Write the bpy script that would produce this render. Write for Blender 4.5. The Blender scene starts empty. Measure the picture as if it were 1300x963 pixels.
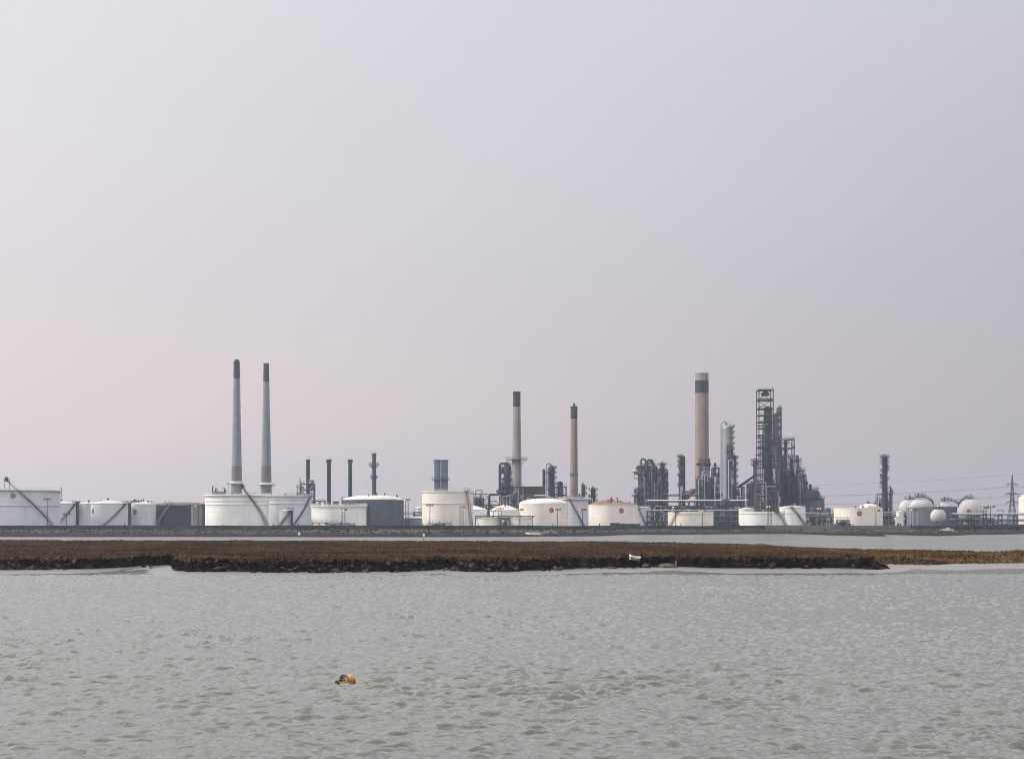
import bpy, math, random
import numpy as np
from mathutils import Vector, Matrix
random.seed(11)
PI = math.pi
SC = bpy.context.scene
COL = SC.collection
F, EYE, HOR = 2200.0, 5.5, 660.0      # photo pixels of focal length, eye height, horizon row
G = 2.0                                # level of the refinery ground
R = math.radians
def X(px, D): return (px - 650.0) * D / F
def Z(py, D): return EYE + (HOR - py) * D / F
def S(npx, D): return npx * D / F

# ------------------------------------------------------------------ mesh builder
class MB:
    def __init__(s): s.v = []; s.f = []; s.sm = []; s.mi = []
    def add(s, vs, fs, smooth=False, mi=0):
        b = len(s.v); s.v.extend(vs)
        for f in fs: s.f.append(tuple(i + b for i in f)); s.sm.append(smooth); s.mi.append(mi)
        return s
    def box(s, x0, x1, y0, y1, z0, z1, mi=0):
        return s.add([(x0,y0,z0),(x1,y0,z0),(x1,y1,z0),(x0,y1,z0),(x0,y0,z1),(x1,y0,z1),(x1,y1,z1),(x0,y1,z1)],
                     [(0,3,2,1),(4,5,6,7),(0,1,5,4),(1,2,6,5),(2,3,7,6),(3,0,4,7)], False, mi)
    def beam(s, a, b, w, h=None, mi=0):
        h = h or w; a = Vector(a); b = Vector(b); d = b - a
        if d.length < 1e-6: return s
        d.normalize(); up = Vector((0,0,1)) if abs(d.z) < .95 else Vector((0,1,0))
        u = d.cross(up).normalized() * (w/2); v = d.cross(u).normalized() * (h/2)
        vs = [tuple(p + q) for p in (a, b) for q in (-u-v, u-v, u+v, -u+v)]
        return s.add(vs, [(0,1,2,3),(7,6,5,4),(0,4,5,1),(1,5,6,2),(2,6,7,3),(3,7,4,0)], False, mi)
    def tube(s, path, r, n=8, mi=0, cap=True):
        P = [Vector(p) for p in path]; rr = r if isinstance(r, (list, tuple)) else [r]*len(P)
        vs = []; fs = []
        ref = None
        for i, p in enumerate(P):
            d = (P[min(i+1, len(P)-1)] - P[max(i-1, 0)])
            d = d.normalized() if d.length > 1e-9 else Vector((0,0,1))
            if ref is None: ref = Vector((0,0,1)) if abs(d.z) < .9 else Vector((0,1,0))
            u = d.cross(ref)
            if u.length < 1e-3: u = d.cross(Vector((1,0,0)))
            u.normalize(); w = u.cross(d).normalized(); ref = w
            for k in range(n):
                a = 2*PI*k/n; vs.append(tuple(p + (u*math.cos(a) + w*math.sin(a)) * rr[i]))
        for i in range(len(P)-1):
            for k in range(n):
                fs.append((i*n+k, i*n+(k+1)%n, (i+1)*n+(k+1)%n, (i+1)*n+k))
        s.add(vs, fs, True, mi)
        if cap:
            for i in (0, len(P)-1):
                s.add(vs[i*n:(i+1)*n], [tuple(range(n))], False, mi)
        return s
    def rev(s, cx, cy, prof, n=32, mi=0, sm_prof=False, a0=0, a1=2*PI):
        full = abs(a1-a0-2*PI) < 1e-6; m = n if full else n+1
        def ring(r, z): return [(cx + r*math.sin(a0+(a1-a0)*k/n), cy - r*math.cos(a0+(a1-a0)*k/n), z) for k in range(m)]
        if sm_prof:
            vs = []; fs = []
            for r, z in prof: vs += ring(max(r, 1e-4), z)
            for i in range(len(prof)-1):
                for k in range(n): fs.append((i*m+k, i*m+(k+1)%m, (i+1)*m+(k+1)%m, (i+1)*m+k))
            s.add(vs, fs, True, mi)
        else:
            for (ra, za), (rb, zb) in zip(prof, prof[1:]):
                vs = ring(max(ra,1e-4), za) + ring(max(rb,1e-4), zb)
                s.add(vs, [(k, (k+1)%m, m+(k+1)%m, m+k) for k in range(n)], True, mi)
        return s
    def lump(s, c, r, seg=7, rings=5, jit=.25, sz=(1,1,1), mi=0, smooth=False):
        vs = []; fs = []
        for i in range(rings+1):
            ph = PI*i/rings
            for k in range(seg):
                a = 2*PI*(k+.5*(i%2))/seg; q = r*(1+random.uniform(-jit, jit))
                vs.append((c[0]+q*math.sin(ph)*math.cos(a)*sz[0], c[1]+q*math.sin(ph)*math.sin(a)*sz[1], c[2]+q*math.cos(ph)*sz[2]))
        for i in range(rings):
            for k in range(seg): fs.append((i*seg+k, (i+1)*seg+k, (i+1)*seg+(k+1)%seg, i*seg+(k+1)%seg))
        return s.add(vs, fs, smooth, mi)
    def build(s, name, mats, parent=None, org=(0,0,0)):
        me = bpy.data.meshes.new(name)
        ox, oy, oz = org
        me.from_pydata([(v[0]-ox, v[1]-oy, v[2]-oz) for v in s.v], [], s.f)
        me.polygons.foreach_set('use_smooth', s.sm)
        mats = mats if isinstance(mats, (list, tuple)) else [mats]
        for m in mats: me.materials.append(m)
        if len(mats) > 1: me.polygons.foreach_set('material_index', s.mi)
        me.update()
        o = bpy.data.objects.new(name, me); COL.objects.link(o)
        if parent is not None: o.parent = parent
        else: o.location = org
        return o

def tag(o, label=None, cat=None, group=None, kind=None):
    if label: o['label'] = label
    if cat: o['category'] = cat
    if group: o['group'] = group
    if kind: o['kind'] = kind
    return o
class Thing:
    def __init__(s, name, label, cat, loc, group=None):
        s.o = bpy.data.objects.new(name, None); s.o.location = loc; s.o.empty_display_size = .5
        COL.objects.link(s.o); s.loc = loc; tag(s.o, label, cat, group, 'thing')
    def part(s, name, mb, mat, parent=None, label=None):
        o = mb.build(name, mat, parent or s.o, s.loc)
        if label: o['label'] = label
        return o
def single(name, mb, mat, loc, label, cat, group=None, kind='thing'):
    return tag(mb.build(name, mat, None, loc), label, cat, group, kind)

# ------------------------------------------------------------------ materials
def nm(name):
    m = bpy.data.materials.new(name); m.use_nodes = True
    n = m.node_tree.nodes; l = m.node_tree.links
    return m, n, l, n['Principled BSDF']
def srgb(r, g, b):
    f = lambda c: c/12.92 if c <= .04045 else ((c+.055)/1.055)**2.4
    return (f(r/255), f(g/255), f(b/255), 1)
MATS = {}
def paint(name, col, rough=.55, streak=.25, dirt=(.12,.09,.07), metal=0.0, sc=(.5,.5,.05), course=0.0, patch=.0, patchcol=(.2,.09,.05), lo=.5, hi=.8):
    """weathered paint: vertical runs of dirt, broad tone drift, optional plate courses and rust patches"""
    if name in MATS: return MATS[name]
    m, n, l, p = nm(name); MATS[name] = m
    col = tuple(col[:3]); tc = n.new('ShaderNodeTexCoord')
    mp = n.new('ShaderNodeMapping'); mp.inputs['Scale'].default_value = sc
    ns = n.new('ShaderNodeTexNoise'); ns.inputs['Scale'].default_value = 1.0; ns.inputs['Detail'].default_value = 4
    l.new(tc.outputs['Object'], mp.inputs[0]); l.new(mp.outputs[0], ns.inputs['Vector'])
    mr = n.new('ShaderNodeMapRange'); mr.inputs[1].default_value = lo; mr.inputs[2].default_value = hi; mr.inputs[4].default_value = streak
    l.new(ns.outputs['Fac'], mr.inputs[0])
    mx = n.new('ShaderNodeMixRGB'); mx.inputs[1].default_value = (*col, 1); mx.inputs[2].default_value = (*dirt, 1)
    l.new(mr.outputs[0], mx.inputs[0]); last = mx.outputs[0]
    n2 = n.new('ShaderNodeTexNoise'); n2.inputs['Scale'].default_value = .13; n2.inputs['Detail'].default_value = 3
    l.new(tc.outputs['Object'], n2.inputs['Vector'])
    m2 = n.new('ShaderNodeMapRange'); m2.inputs[1].default_value = .3; m2.inputs[2].default_value = .7; m2.inputs[3].default_value = .84; m2.inputs[4].default_value = 1.06
    l.new(n2.outputs['Fac'], m2.inputs[0])
    mu = n.new('ShaderNodeMixRGB'); mu.blend_type = 'MULTIPLY'; mu.inputs[0].default_value = 1
    l.new(last, mu.inputs[1]); l.new(m2.outputs[0], mu.inputs[2]); last = mu.outputs[0]
    if patch > 0:
        n3 = n.new('ShaderNodeTexNoise'); n3.inputs['Scale'].default_value = .45; n3.inputs['Detail'].default_value = 6
        l.new(tc.outputs['Object'], n3.inputs['Vector'])
        m3 = n.new('ShaderNodeMapRange'); m3.inputs[1].default_value = .5; m3.inputs[2].default_value = .65; m3.inputs[4].default_value = patch
        l.new(n3.outputs['Fac'], m3.inputs[0])
        x3 = n.new('ShaderNodeMixRGB'); x3.inputs[2].default_value = (*patchcol, 1)
        l.new(m3.outputs[0], x3.inputs[0]); l.new(last, x3.inputs[1]); last = x3.outputs[0]
    if course > 0:
        sp = n.new('ShaderNodeSeparateXYZ'); l.new(tc.outputs['Object'], sp.inputs[0])
        md = n.new('ShaderNodeMath'); md.operation = 'PINGPONG'; md.inputs[1].default_value = course/2
        l.new(sp.outputs['Z'], md.inputs[0])
        c3 = n.new('ShaderNodeMapRange'); c3.inputs[1].default_value = 0.0; c3.inputs[2].default_value = .12; c3.inputs[3].default_value = .80; c3.inputs[4].default_value = 1
        l.new(md.outputs[0], c3.inputs[0])
        x4 = n.new('ShaderNodeMixRGB'); x4.blend_type = 'MULTIPLY'; x4.inputs[0].default_value = 1
        l.new(last, x4.inputs[1]); l.new(c3.outputs[0], x4.inputs[2]); last = x4.outputs[0]
    l.new(last, p.inputs['Base Color'])
    p.inputs['Roughness'].default_value = rough; p.inputs['Metallic'].default_value = metal
    return m
def lampmat(name, col, st):
    if name in MATS: return MATS[name]
    m, n, l, p = nm(name); MATS[name] = m
    p.inputs['Base Color'].default_value = (*col, 1); p.inputs['Emission Color'].default_value = (*col, 1)
    p.inputs['Emission Strength'].default_value = st
    return m

# ------------------------------------------------------------------ camera, world, sun
cam = bpy.data.objects.new('camera', bpy.data.cameras.new('camera')); COL.objects.link(cam)
cam.location = (0, 0, EYE); cam.rotation_euler = (PI/2, 0, 0)
cam.data.sensor_width = 36; cam.data.lens = F/1300*36; cam.data.shift_y = (HOR - 481.5)/1300
cam.data.clip_start = .5; cam.data.clip_end = 20000
SC.camera = cam
AZ, EL = -86.0, 31.0
SKY_LOW_L, SKY_LOW_R = (9.9, 8.1, 7.6), (4.7, 4.2, 4.2)
SKY_MID_L, SKY_MID_R = (8.9, 8.2, 8.4), (4.75, 4.6, 5.3)
SKY_TOP_L, SKY_TOP_R = (8.85, 8.75, 9.2), (5.55, 5.65, 6.4)
w = bpy.data.worlds.new('World'); SC.world = w; w.use_nodes = True
n, l = w.node_tree.nodes, w.node_tree.links
bg = n['Background']
sky = n.new('ShaderNodeTexSky'); sky.sky_type = 'NISHITA'; sky.sun_disc = False
sky.sun_elevation = R(EL); sky.sun_rotation = R(AZ); sky.dust_density = 4; sky.air_density = 1; sky.altitude = 0
hs = n.new('ShaderNodeHueSaturation'); hs.inputs['Saturation'].default_value = .12; hs.inputs['Value'].default_value = 1.0
l.new(sky.outputs[0], hs.inputs['Color'])
# high thin overcast: a near uniform veil in front of the clear sky, a little brighter towards the sun
tc = n.new('ShaderNodeTexCoord')
sx = n.new('ShaderNodeSeparateXYZ'); l.new(tc.outputs['Generated'], sx.inputs[0])
cr = n.new('ShaderNodeMapRange'); cr.inputs[1].default_value = -.42; cr.inputs[2].default_value = .42
l.new(sx.outputs['X'], cr.inputs[0])
# veil radiance, towards the sun (left) and away from it, at the horizon and higher up
cz = n.new('ShaderNodeMapRange'); cz.inputs[1].default_value = 0.0; cz.inputs[2].default_value = .30; l.new(sx.outputs['Z'], cz.inputs[0])
def vmix(a, b):
    x = n.new('ShaderNodeMixRGB'); x.inputs[1].default_value = (*a, 1); x.inputs[2].default_value = (*b, 1); l.new(cr.outputs[0], x.inputs[0]); return x
def lay(z0, z1, a, b):
    m_ = n.new('ShaderNodeMapRange'); m_.inputs[1].default_value = z0; m_.inputs[2].default_value = z1; l.new(sx.outputs['Z'], m_.inputs[0])
    x = n.new('ShaderNodeMixRGB'); l.new(m_.outputs[0], x.inputs[0]); l.new(a, x.inputs[1]); l.new(b, x.inputs[2]); return x.outputs[0]
veilc = lay(0, .14, vmix(SKY_LOW_L, SKY_LOW_R).outputs[0], vmix(SKY_MID_L, SKY_MID_R).outputs[0])
veilc = lay(.14, .29, veilc, vmix(SKY_TOP_L, SKY_TOP_R).outputs[0])
veilc = lay(.29, .46, veilc, vmix((17.5, 17.5, 18.1), (16.5, 16.7, 17.5)).outputs[0])
# the half of the sky behind the camera is evenly bright
by = n.new('ShaderNodeMapRange'); by.inputs[1].default_value = .2; by.inputs[2].default_value = -.6; l.new(sx.outputs['Y'], by.inputs[0])
bm = n.new('ShaderNodeMixRGB'); l.new(by.outputs[0], bm.inputs[0]); l.new(veilc, bm.inputs[1]); bm.inputs[2].default_value = (13.0, 12.9, 13.3, 1); veilc = bm.outputs[0]
# broad glow of the haze round the sun, outside the frame to the left
gd = n.new('ShaderNodeVectorMath'); gd.operation = 'DOT_PRODUCT'; l.new(tc.outputs['Generated'], gd.inputs[0]); gd.inputs[1].default_value = (math.sin(R(AZ))*math.cos(R(EL)), math.cos(R(AZ))*math.cos(R(EL)), math.sin(R(EL)))
gm_ = n.new('ShaderNodeMapRange'); gm_.interpolation_type = 'SMOOTHSTEP'; gm_.inputs[1].default_value = .5; gm_.inputs[2].default_value = 1.0; l.new(gd.outputs['Value'], gm_.inputs[0])
ga = n.new('ShaderNodeMixRGB'); ga.blend_type = 'ADD'; ga.inputs[2].default_value = (13, 12, 10.5, 1); l.new(gm_.outputs[0], ga.inputs[0]); l.new(veilc, ga.inputs[1]); veilc = ga.outputs[0]
mixs = n.new('ShaderNodeMixRGB'); mixs.inputs[0].default_value = .90
l.new(hs.outputs[0], mixs.inputs[1]); l.new(veilc, mixs.inputs[2])
l.new(mixs.outputs[0], bg.inputs['Color']); bg.inputs['Strength'].default_value = .1
sun = bpy.data.objects.new('sun', bpy.data.lights.new('sun', 'SUN')); COL.objects.link(sun)
sun.data.energy = 2.4; sun.data.angle = R(8); sun.data.color = (1, .93, .84)
sd = Vector((math.sin(R(AZ))*math.cos(R(EL)), math.cos(R(AZ))*math.cos(R(EL)), math.sin(R(EL))))
sun.rotation_euler = sd.to_track_quat('Z', 'Y').to_euler(); sun.location = (-300, 100, 300)
vs = SC.view_settings; vs.view_transform = 'Standard'; vs.look = 'None'; vs.gamma = 1; vs.exposure = 0; vs.use_curve_mapping = False
SC.render.engine = 'CYCLES'; SC.cycles.use_denoising = True
SC.cycles.pixel_filter_type = 'BLACKMAN_HARRIS'; SC.cycles.filter_width = 1.05; SC.cycles.max_bounces = 5; SC.cycles.diffuse_bounces = 3; SC.cycles.glossy_bounces = 3; SC.cycles.volume_bounces = 0

# haze
hz = MB().box(-2600, 2600, -40, 4600, -4, 125).build('haze', [bpy.data.materials.new('haze_air')])
hz['kind'] = 'stuff'; hz['label'] = 'pale grey haze hanging over the whole estuary'; hz['category'] = 'haze'
hm = hz.data.materials[0]; hm.use_nodes = True; hm.node_tree.nodes.clear()
ho = hm.node_tree.nodes.new('ShaderNodeOutputMaterial'); hv = hm.node_tree.nodes.new('ShaderNodeVolumePrincipled')
hm.node_tree.links.new(hv.outputs[0], ho.inputs['Volume'])
hv.inputs['Color'].default_value = (.59, .64, .77, 1); hv.inputs['Density'].default_value = .00017; hv.inputs['Anisotropy'].default_value = .4

# ------------------------------------------------------------------ numpy grid
def grid(name, xs, ys, zf, mat, smooth=True):
    XX, YY = np.meshgrid(xs, ys)
    ZZ = zf(XX, YY)
    if isinstance(ZZ, tuple): XX, YY, ZZ = ZZ
    nx, ny = len(xs), len(ys)
    co = np.stack([XX, YY, ZZ], -1).reshape(-1, 3).astype(np.float32)
    idx = np.arange(nx*ny).reshape(ny, nx)
    q = np.stack([idx[:-1,:-1], idx[:-1,1:], idx[1:,1:], idx[1:,:-1]], -1).reshape(-1, 4).astype(np.int32)
    me = bpy.data.meshes.new(name); me.vertices.add(len(co)); me.vertices.foreach_set('co', co.ravel())
    me.loops.add(q.size); me.loops.foreach_set('vertex_index', q.ravel())
    me.polygons.add(len(q)); me.polygons.foreach_set('loop_start', np.arange(0, q.size, 4, dtype=np.int32))
    me.polygons.foreach_set('use_smooth', np.full(len(q), smooth))
    me.update(calc_edges=True); me.materials.append(mat)
    o = bpy.data.objects.new(name, me); COL.objects.link(o)
    return o
rs = np.random.RandomState(5)
def vnoise(x, y, seed=0):
    def h(i, j): 
        t = np.sin(i*127.1 + j*311.7 + seed*74.7)*43758.5453
        return t - np.floor(t)
    i = np.floor(x); j = np.floor(y); fx = x-i; fy = y-j
    fx = fx*fx*(3-2*fx); fy = fy*fy*(3-2*fy)
    return (h(i,j)*(1-fx)+h(i+1,j)*fx)*(1-fy) + (h(i,j+1)*(1-fx)+h(i+1,j+1)*fx)*fy
def fbm(x, y, o=4, seed=0):
    s = 0; a = .5; t = 0
    for k in range(o): s = s + a*vnoise(x*2**k, y*2**k, seed+k); t += a; a *= .5
    return s/t
def sstep(a, b, x):
    t = np.clip((x-a)/(b-a), 0, 1); return t*t*(3-2*t)
def pts(lst, z=0.0):
    """(px, py of a level line at height z) -> arrays of world X and distance"""
    a = []
    for px, py in lst:
        D = (EYE - z)*F/(py - HOR); a.append((X(px, D), D))
    a.sort(); return np.array([p[0] for p in a]), np.array([p[1] for p in a])

# ------------------------------------------------------------------ water
def water_mat():
    m, n, l, p = nm('estuary_water')
    p.inputs['Base Color'].default_value = (.062, .063, .045, 1); p.inputs['Roughness'].default_value = .02; p.inputs['IOR'].default_value = 1.5
    g = n.new('ShaderNodeNewGeometry'); sy_ = n.new('ShaderNodeSeparateXYZ'); l.new(g.outputs['Position'], sy_.inputs[0])
    def bump(scale, st, dist, prev, det=3):
        mp = n.new('ShaderNodeMapping'); mp.inputs['Scale'].default_value = scale; mp.inputs['Rotation'].default_value = (0,0,R(-9))
        l.new(g.outputs['Position'], mp.inputs[0])
        t = n.new('ShaderNodeTexNoise'); t.inputs['Scale'].default_value = 1; t.inputs['Detail'].default_value = det; t.inputs['Roughness'].default_value = .6
        l.new(mp.outputs[0], t.inputs['Vector'])
        b = n.new('ShaderNodeBump'); b.inputs['Distance'].default_value = dist
        ms = n.new('ShaderNodeMapRange'); ms.inputs[1].default_value = 200; ms.inputs[2].default_value = 330; ms.inputs[3].default_value = st; ms.inputs[4].default_value = st*1.2; l.new(sy_.outputs['Y'], ms.inputs[0]); l.new(ms.outputs[0], b.inputs['Strength'])
        l.new(t.outputs['Fac'], b.inputs['Height'])
        if prev: l.new(prev, b.inputs['Normal'])
        return b.outputs[0]
    b = bump((3.0, 2.2, 1), .5, .07, None, 3)
    b = bump((.9, .6, 1), .6, .18, b, 3)
    l.new(b, p.inputs['Normal'])
    # ripples too small to resolve in the far channel act as roughness
    rg = n.new('ShaderNodeMapRange'); rg.inputs[1].default_value = 170; rg.inputs[2].default_value = 330; rg.inputs[3].default_value = .03; rg.inputs[4].default_value = .33; l.new(sy_.outputs['Y'], rg.inputs[0])
    lm_ = n.new('ShaderNodeMapping'); lm_.inputs['Scale'].default_value = (.012, .05, 1); l.new(g.outputs['Position'], lm_.inputs[0])   # wind lanes
    ln_ = n.new('ShaderNodeTexNoise'); ln_.inputs['Scale'].default_value = 1; ln_.inputs['Detail'].default_value = 4; l.new(lm_.outputs[0], ln_.inputs['Vector'])
    lr_ = n.new('ShaderNodeMapRange'); lr_.inputs[1].default_value = .35; lr_.inputs[2].default_value = .65; lr_.inputs[3].default_value = .45; lr_.inputs[4].default_value = 1.5; l.new(ln_.outputs['Fac'], lr_.inputs[0])
    rm_ = n.new('ShaderNodeMath'); rm_.operation = 'MULTIPLY'; l.new(rg.outputs[0], rm_.inputs[0]); l.new(lr_.outputs[0], rm_.inputs[1]); l.new(rm_.outputs[0], p.inputs['Roughness'])
    return m
xs = np.concatenate([-np.geomspace(3500, 66, 26), np.arange(-64, 64.01, .13), np.geomspace(66, 3500, 26)])
yd = [26.0]
while yd[-1] < 178: yd.append(yd[-1] + .085 + (yd[-1]-26)*.0022)
ys_ = np.concatenate([np.array([-400, -200, -100, -50, -20, 0, 12, 20]), np.array(yd), np.arange(182, 700, 10), np.geomspace(720, 1500, 8)])
def wz(x, y):
    z = np.zeros_like(x, dtype=np.float32); x = x.astype(np.float32); y = y.astype(np.float32)
    fade = sstep(-66, -62, x)*sstep(66, 62, x)*sstep(20, 27, y)*sstep(180, 168, y)
    gust = .35 + .75*fbm(x/14, y/20, 3, 3) + .55*fbm(x/40, y/7, 3, 13)
    r = np.random.RandomState(3)
    for k in range(150):
        wl = float(np.exp(r.uniform(math.log(.22), math.log(.85)) if k < 125 else r.uniform(math.log(1.1), math.log(2.2))))
        th = r.normal(R(96), R(27) if k < 125 else R(20)); kk = 2*PI/wl
        a = (.0122 if k < 125 else .0034)*wl*r.uniform(.5, 1)
        ph = (x*math.cos(th) + y*math.sin(th))*kk + r.uniform(0, 6.28) + 1.5*np.sin(x*.11*r.uniform(.5,1.5)+r.uniform(0,6))
        s = np.sin(ph); z += a*(s + .18*np.cos(2*ph + PI))
    for wl, th, cx_, cy_, sx__, sy__, a in ((2.6, 94, 12, 62, 9, 4, 0.033), (3.1, 99, 6, 59, 7, 3, 0.030), (2.8, 90, -9, 61, 6, 4, 0.027), (3.4, 96, 20, 72, 8, 6, 0.030), (2.9, 93, -16, 70, 9, 5, 0.024), (3.0, 96, 2, 48, 8, 4, 0.030)):
        env = np.exp(-((x-cx_)/sx__)**2 - ((y-cy_)/sy__)**2); ph = (x*math.cos(R(th)) + y*math.sin(R(th)))*2*PI/wl + 1.2*np.sin(x*.35)
        z += a*env*(np.sin(ph) - .3*np.cos(2*ph))
    return z*fade*gust
water = grid('estuary_water', xs, ys_, wz, water_mat()); tag(water, kind='structure', label='grey rippled tidal water of the estuary')

# ------------------------------------------------------------------ marsh island
fx, fd = pts([(-700,723),(-200,723),(0,723.5),(60,724),(120,723.5),(165,721.5),(188,720.5),(197,717.5),(214,718),(226,726),(300,727),(400,727.5),(500,727),(550,725),(566,723.5),(585,726),(640,726.5),(698,725),(730,723),(800,722),(840,720),(900,722),(960,723),(1040,722.5),(1090,723),(1122,720),(1130,717.5),(1150,719),(1185,719.2),(1215,717.8),(1300,716.8),(1500,715),(2000,714)])
bx, bd = pts([(-700,685.6),(0,685.7),(300,686.0),(650,687.0),(780,688.2),(900,689.8),(1000,691.4),(1130,694.5),(2000,697)], 1.3)
bx2, bd2 = pts([(1130,694.5),(1170,697),(1200,697.5),(1228,699.5),(1258,700),(1275,698),(1300,697.5),(2000,697)], .95)
XC = X(1127, 192)       # where the cliffed bank gives way to the sloping grassy shore
def marsh_z(x, y):
    jag = (fbm(x/1.7, y*0+3, 4, 9)-.5)*2.2 + (fbm(x/7, y*0+1, 3, 4)-.5)*3
    right = sstep(XC-1.0, XC+2.5, x + (fbm(y/3, x/3, 2, 8)-.5)*2)
    df = y - np.interp(x, fx, fd) - jag*(1-.75*right)
    back = np.where(x < X(1150, 280), np.interp(x, bx, bd), np.minimum(np.interp(x, bx, bd), np.interp(x, bx2, bd2)))
    db = back - y + (fbm(x/9, y/9, 3, 21)-.5)*10
    plat = 1.32 + (fbm(x/5, y/5, 4, 2)-.5)*.30 + (fbm(x/23, y/23, 3, 6)-.5)*.25
    rz = .88 + (fbm(x/6, y/6, 4, 12)-.5)*.30
    top = plat*(1-right) + rz*right
    # eroded cliff: a foot of slumped clods, a near vertical face, grass lip
    face = .16 + .34*sstep(-.6, .9, df + (fbm(x/.8, y/.8, 3, 14)-.5)*1.6) + (1.2 - .5)*sstep(.7, 1.7, df + (fbm(x/.6, y/.9, 4, 15)-.5)*2.2)
    face = face/1.2*top + (fbm(x/.35, y/.35, 3, 30)-.5)*.22*sstep(-.8,0,df)*sstep(3.4,2.2,df)
    slope = .10 + (top-.10)*sstep(-.3, 15, df)
    z = np.where(df > -.8, face*(1-right) + slope*right, 0)
    flat = .13 + df*.0105 + (fbm(x/3, y/1.5, 3, 40)-.5)*.07           # wet mud in front of the bank
    z = np.where(df <= -.8, flat, np.maximum(z, flat*.5))
    z = z*sstep(-2, 5, db) - 1.0*sstep(4, -14, db)
    return z
def marsh_mat():
    m, n, l, p = nm('saltmarsh')
    g = n.new('ShaderNodeNewGeometry'); sp = n.new('ShaderNodeSeparateXYZ'); l.new(g.outputs['Position'], sp.inputs[0])
    sn = n.new('ShaderNodeSeparateXYZ'); l.new(g.outputs['True Normal'], sn.inputs[0])
    def noise(sc, det=5, mapsc=(1,1,1)):
        mp = n.new('ShaderNodeMapping'); mp.inputs['Scale'].default_value = mapsc; l.new(g.outputs['Position'], mp.inputs[0])
        t = n.new('ShaderNodeTexNoise'); t.inputs['Scale'].default_value = sc; t.inputs['Detail'].default_value = det; l.new(mp.outputs[0], t.inputs['Vector']); return t.outputs['Fac']
    def ramp(f, stops):
        r = n.new('ShaderNodeValToRGB'); e = r.color_ramp.elements
        e[0].position = stops[0][0]; e[0].color = (*stops[0][1], 1); e[1].position = stops[-1][0]; e[1].color = (*stops[-1][1], 1)
        for q, c in stops[1:-1]: k = e.new(q); k.color = (*c, 1)
        l.new(f, r.inputs[0]); return r.outputs[0]
    def mixc(f, a, b):
        x = n.new('ShaderNodeMixRGB'); l.new(f, x.inputs[0]); l.new(a, x.inputs[1]); l.new(b, x.inputs[2]); return x.outputs[0]
    def mr(f, a, b, c=0, d=1):
        x = n.new('ShaderNodeMapRange'); x.inputs[1].default_value = a; x.inputs[2].default_value = b; x.inputs[3].default_value = c; x.inputs[4].default_value = d; l.new(f, x.inputs[0]); return x.outputs[0]
    grass = ramp(noise(.22, 8, (.4,1,1)), [(.3, (.030,.020,.013)), (.5, (.065,.044,.027)), (.7, (.11,.075,.045))])
    clay = ramp(noise(.9, 8), [(.35, (.002,.002,.0018)), (.55, (.006,.005,.004)), (.66, (.03,.022,.016)), (.76, (.16,.11,.08))])
    mud = ramp(noise(.7, 5, (.3,1,1)), [(.3, (.10,.092,.084)), (.7, (.16,.146,.132))])
    steep = mr(sn.outputs['Z'], .93, .72)
    low = mr(sp.outputs['Z'], .82, .62)
    mx = n.new('ShaderNodeMath'); mx.operation = 'MAXIMUM'
    right = mr(sp.outputs['X'], XC+1, XC+4, 1, 0)
    lm = n.new('ShaderNodeMath'); lm.operation = 'MULTIPLY'; l.new(low, lm.inputs[0]); l.new(right, lm.inputs[1])
    l.new(steep, mx.inputs[0]); l.new(lm.outputs[0], mx.inputs[1])
    c = mixc(mx.outputs[0], grass, clay)
    isf = mr(sp.outputs['Z'], .21, .12)
    c = mixc(isf, c, mud)
    l.new(c, p.inputs['Base Color']); l.new(mr(isf, 0, 1, .95, .30), p.inputs['Roughness'])
    l.new(mr(isf, 0, 1, .0, .6), p.inputs['Specular IOR Level'])
    b = n.new('ShaderNodeBump'); b.inputs['Strength'].default_value = .9; b.inputs['Distance'].default_value = .15
    l.new(noise(3.5, 6), b.inputs['Height']); l.new(b.outputs[0], p.inputs['Normal'])
    return m
MX = np.concatenate([np.linspace(-330, -72, 110), np.arange(-71, 71.01, .22), np.linspace(72, 330, 110)])
MY = np.concatenate([np.arange(150, 176, 2.0), np.arange(176, 226, .30), np.arange(226, 262, .8), np.arange(262, 440, 2.0)])
marsh = grid('marsh_island', MX, MY, marsh_z, marsh_mat()); tag(marsh, kind='structure', label='brown saltmarsh island with a dark eroded mud bank')

# marsh grass: short dead blades in tufts
def grass_mat(name, a, b):
    m, n, l, p = nm(name)
    g = n.new('ShaderNodeNewGeometry'); t = n.new('ShaderNodeTexNoise'); t.inputs['Scale'].default_value = .16; t.inputs['Detail'].default_value = 7
    mp = n.new('ShaderNodeMapping'); mp.inputs['Scale'].default_value = (.45,1,1); l.new(g.outputs['Position'], mp.inputs[0]); l.new(mp.outputs[0], t.inputs['Vector'])
    r = n.new('ShaderNodeValToRGB'); e = r.color_ramp.elements; e[0].position = .36; e[0].color = (*a,1); e[1].position = .64; e[1].color = (*b,1)
    l.new(t.outputs['Fac'], r.inputs[0])
    ri = n.new('ShaderNodeMapRange'); l.new(g.outputs['Random Per Island'], ri.inputs[0]); ri.inputs[3].default_value = .6; ri.inputs[4].default_value = 1.35
    x = n.new('ShaderNodeMixRGB'); x.blend_type = 'MULTIPLY'; x.inputs[0].default_value = 1; l.new(r.outputs[0], x.inputs[1]); l.new(ri.outputs[0], x.inputs[2])
    l.new(x.outputs[0], p.inputs['Base Color']); p.inputs['Roughness'].default_value = .9; p.inputs['Specular IOR Level'].default_value = .0
    return m
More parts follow.
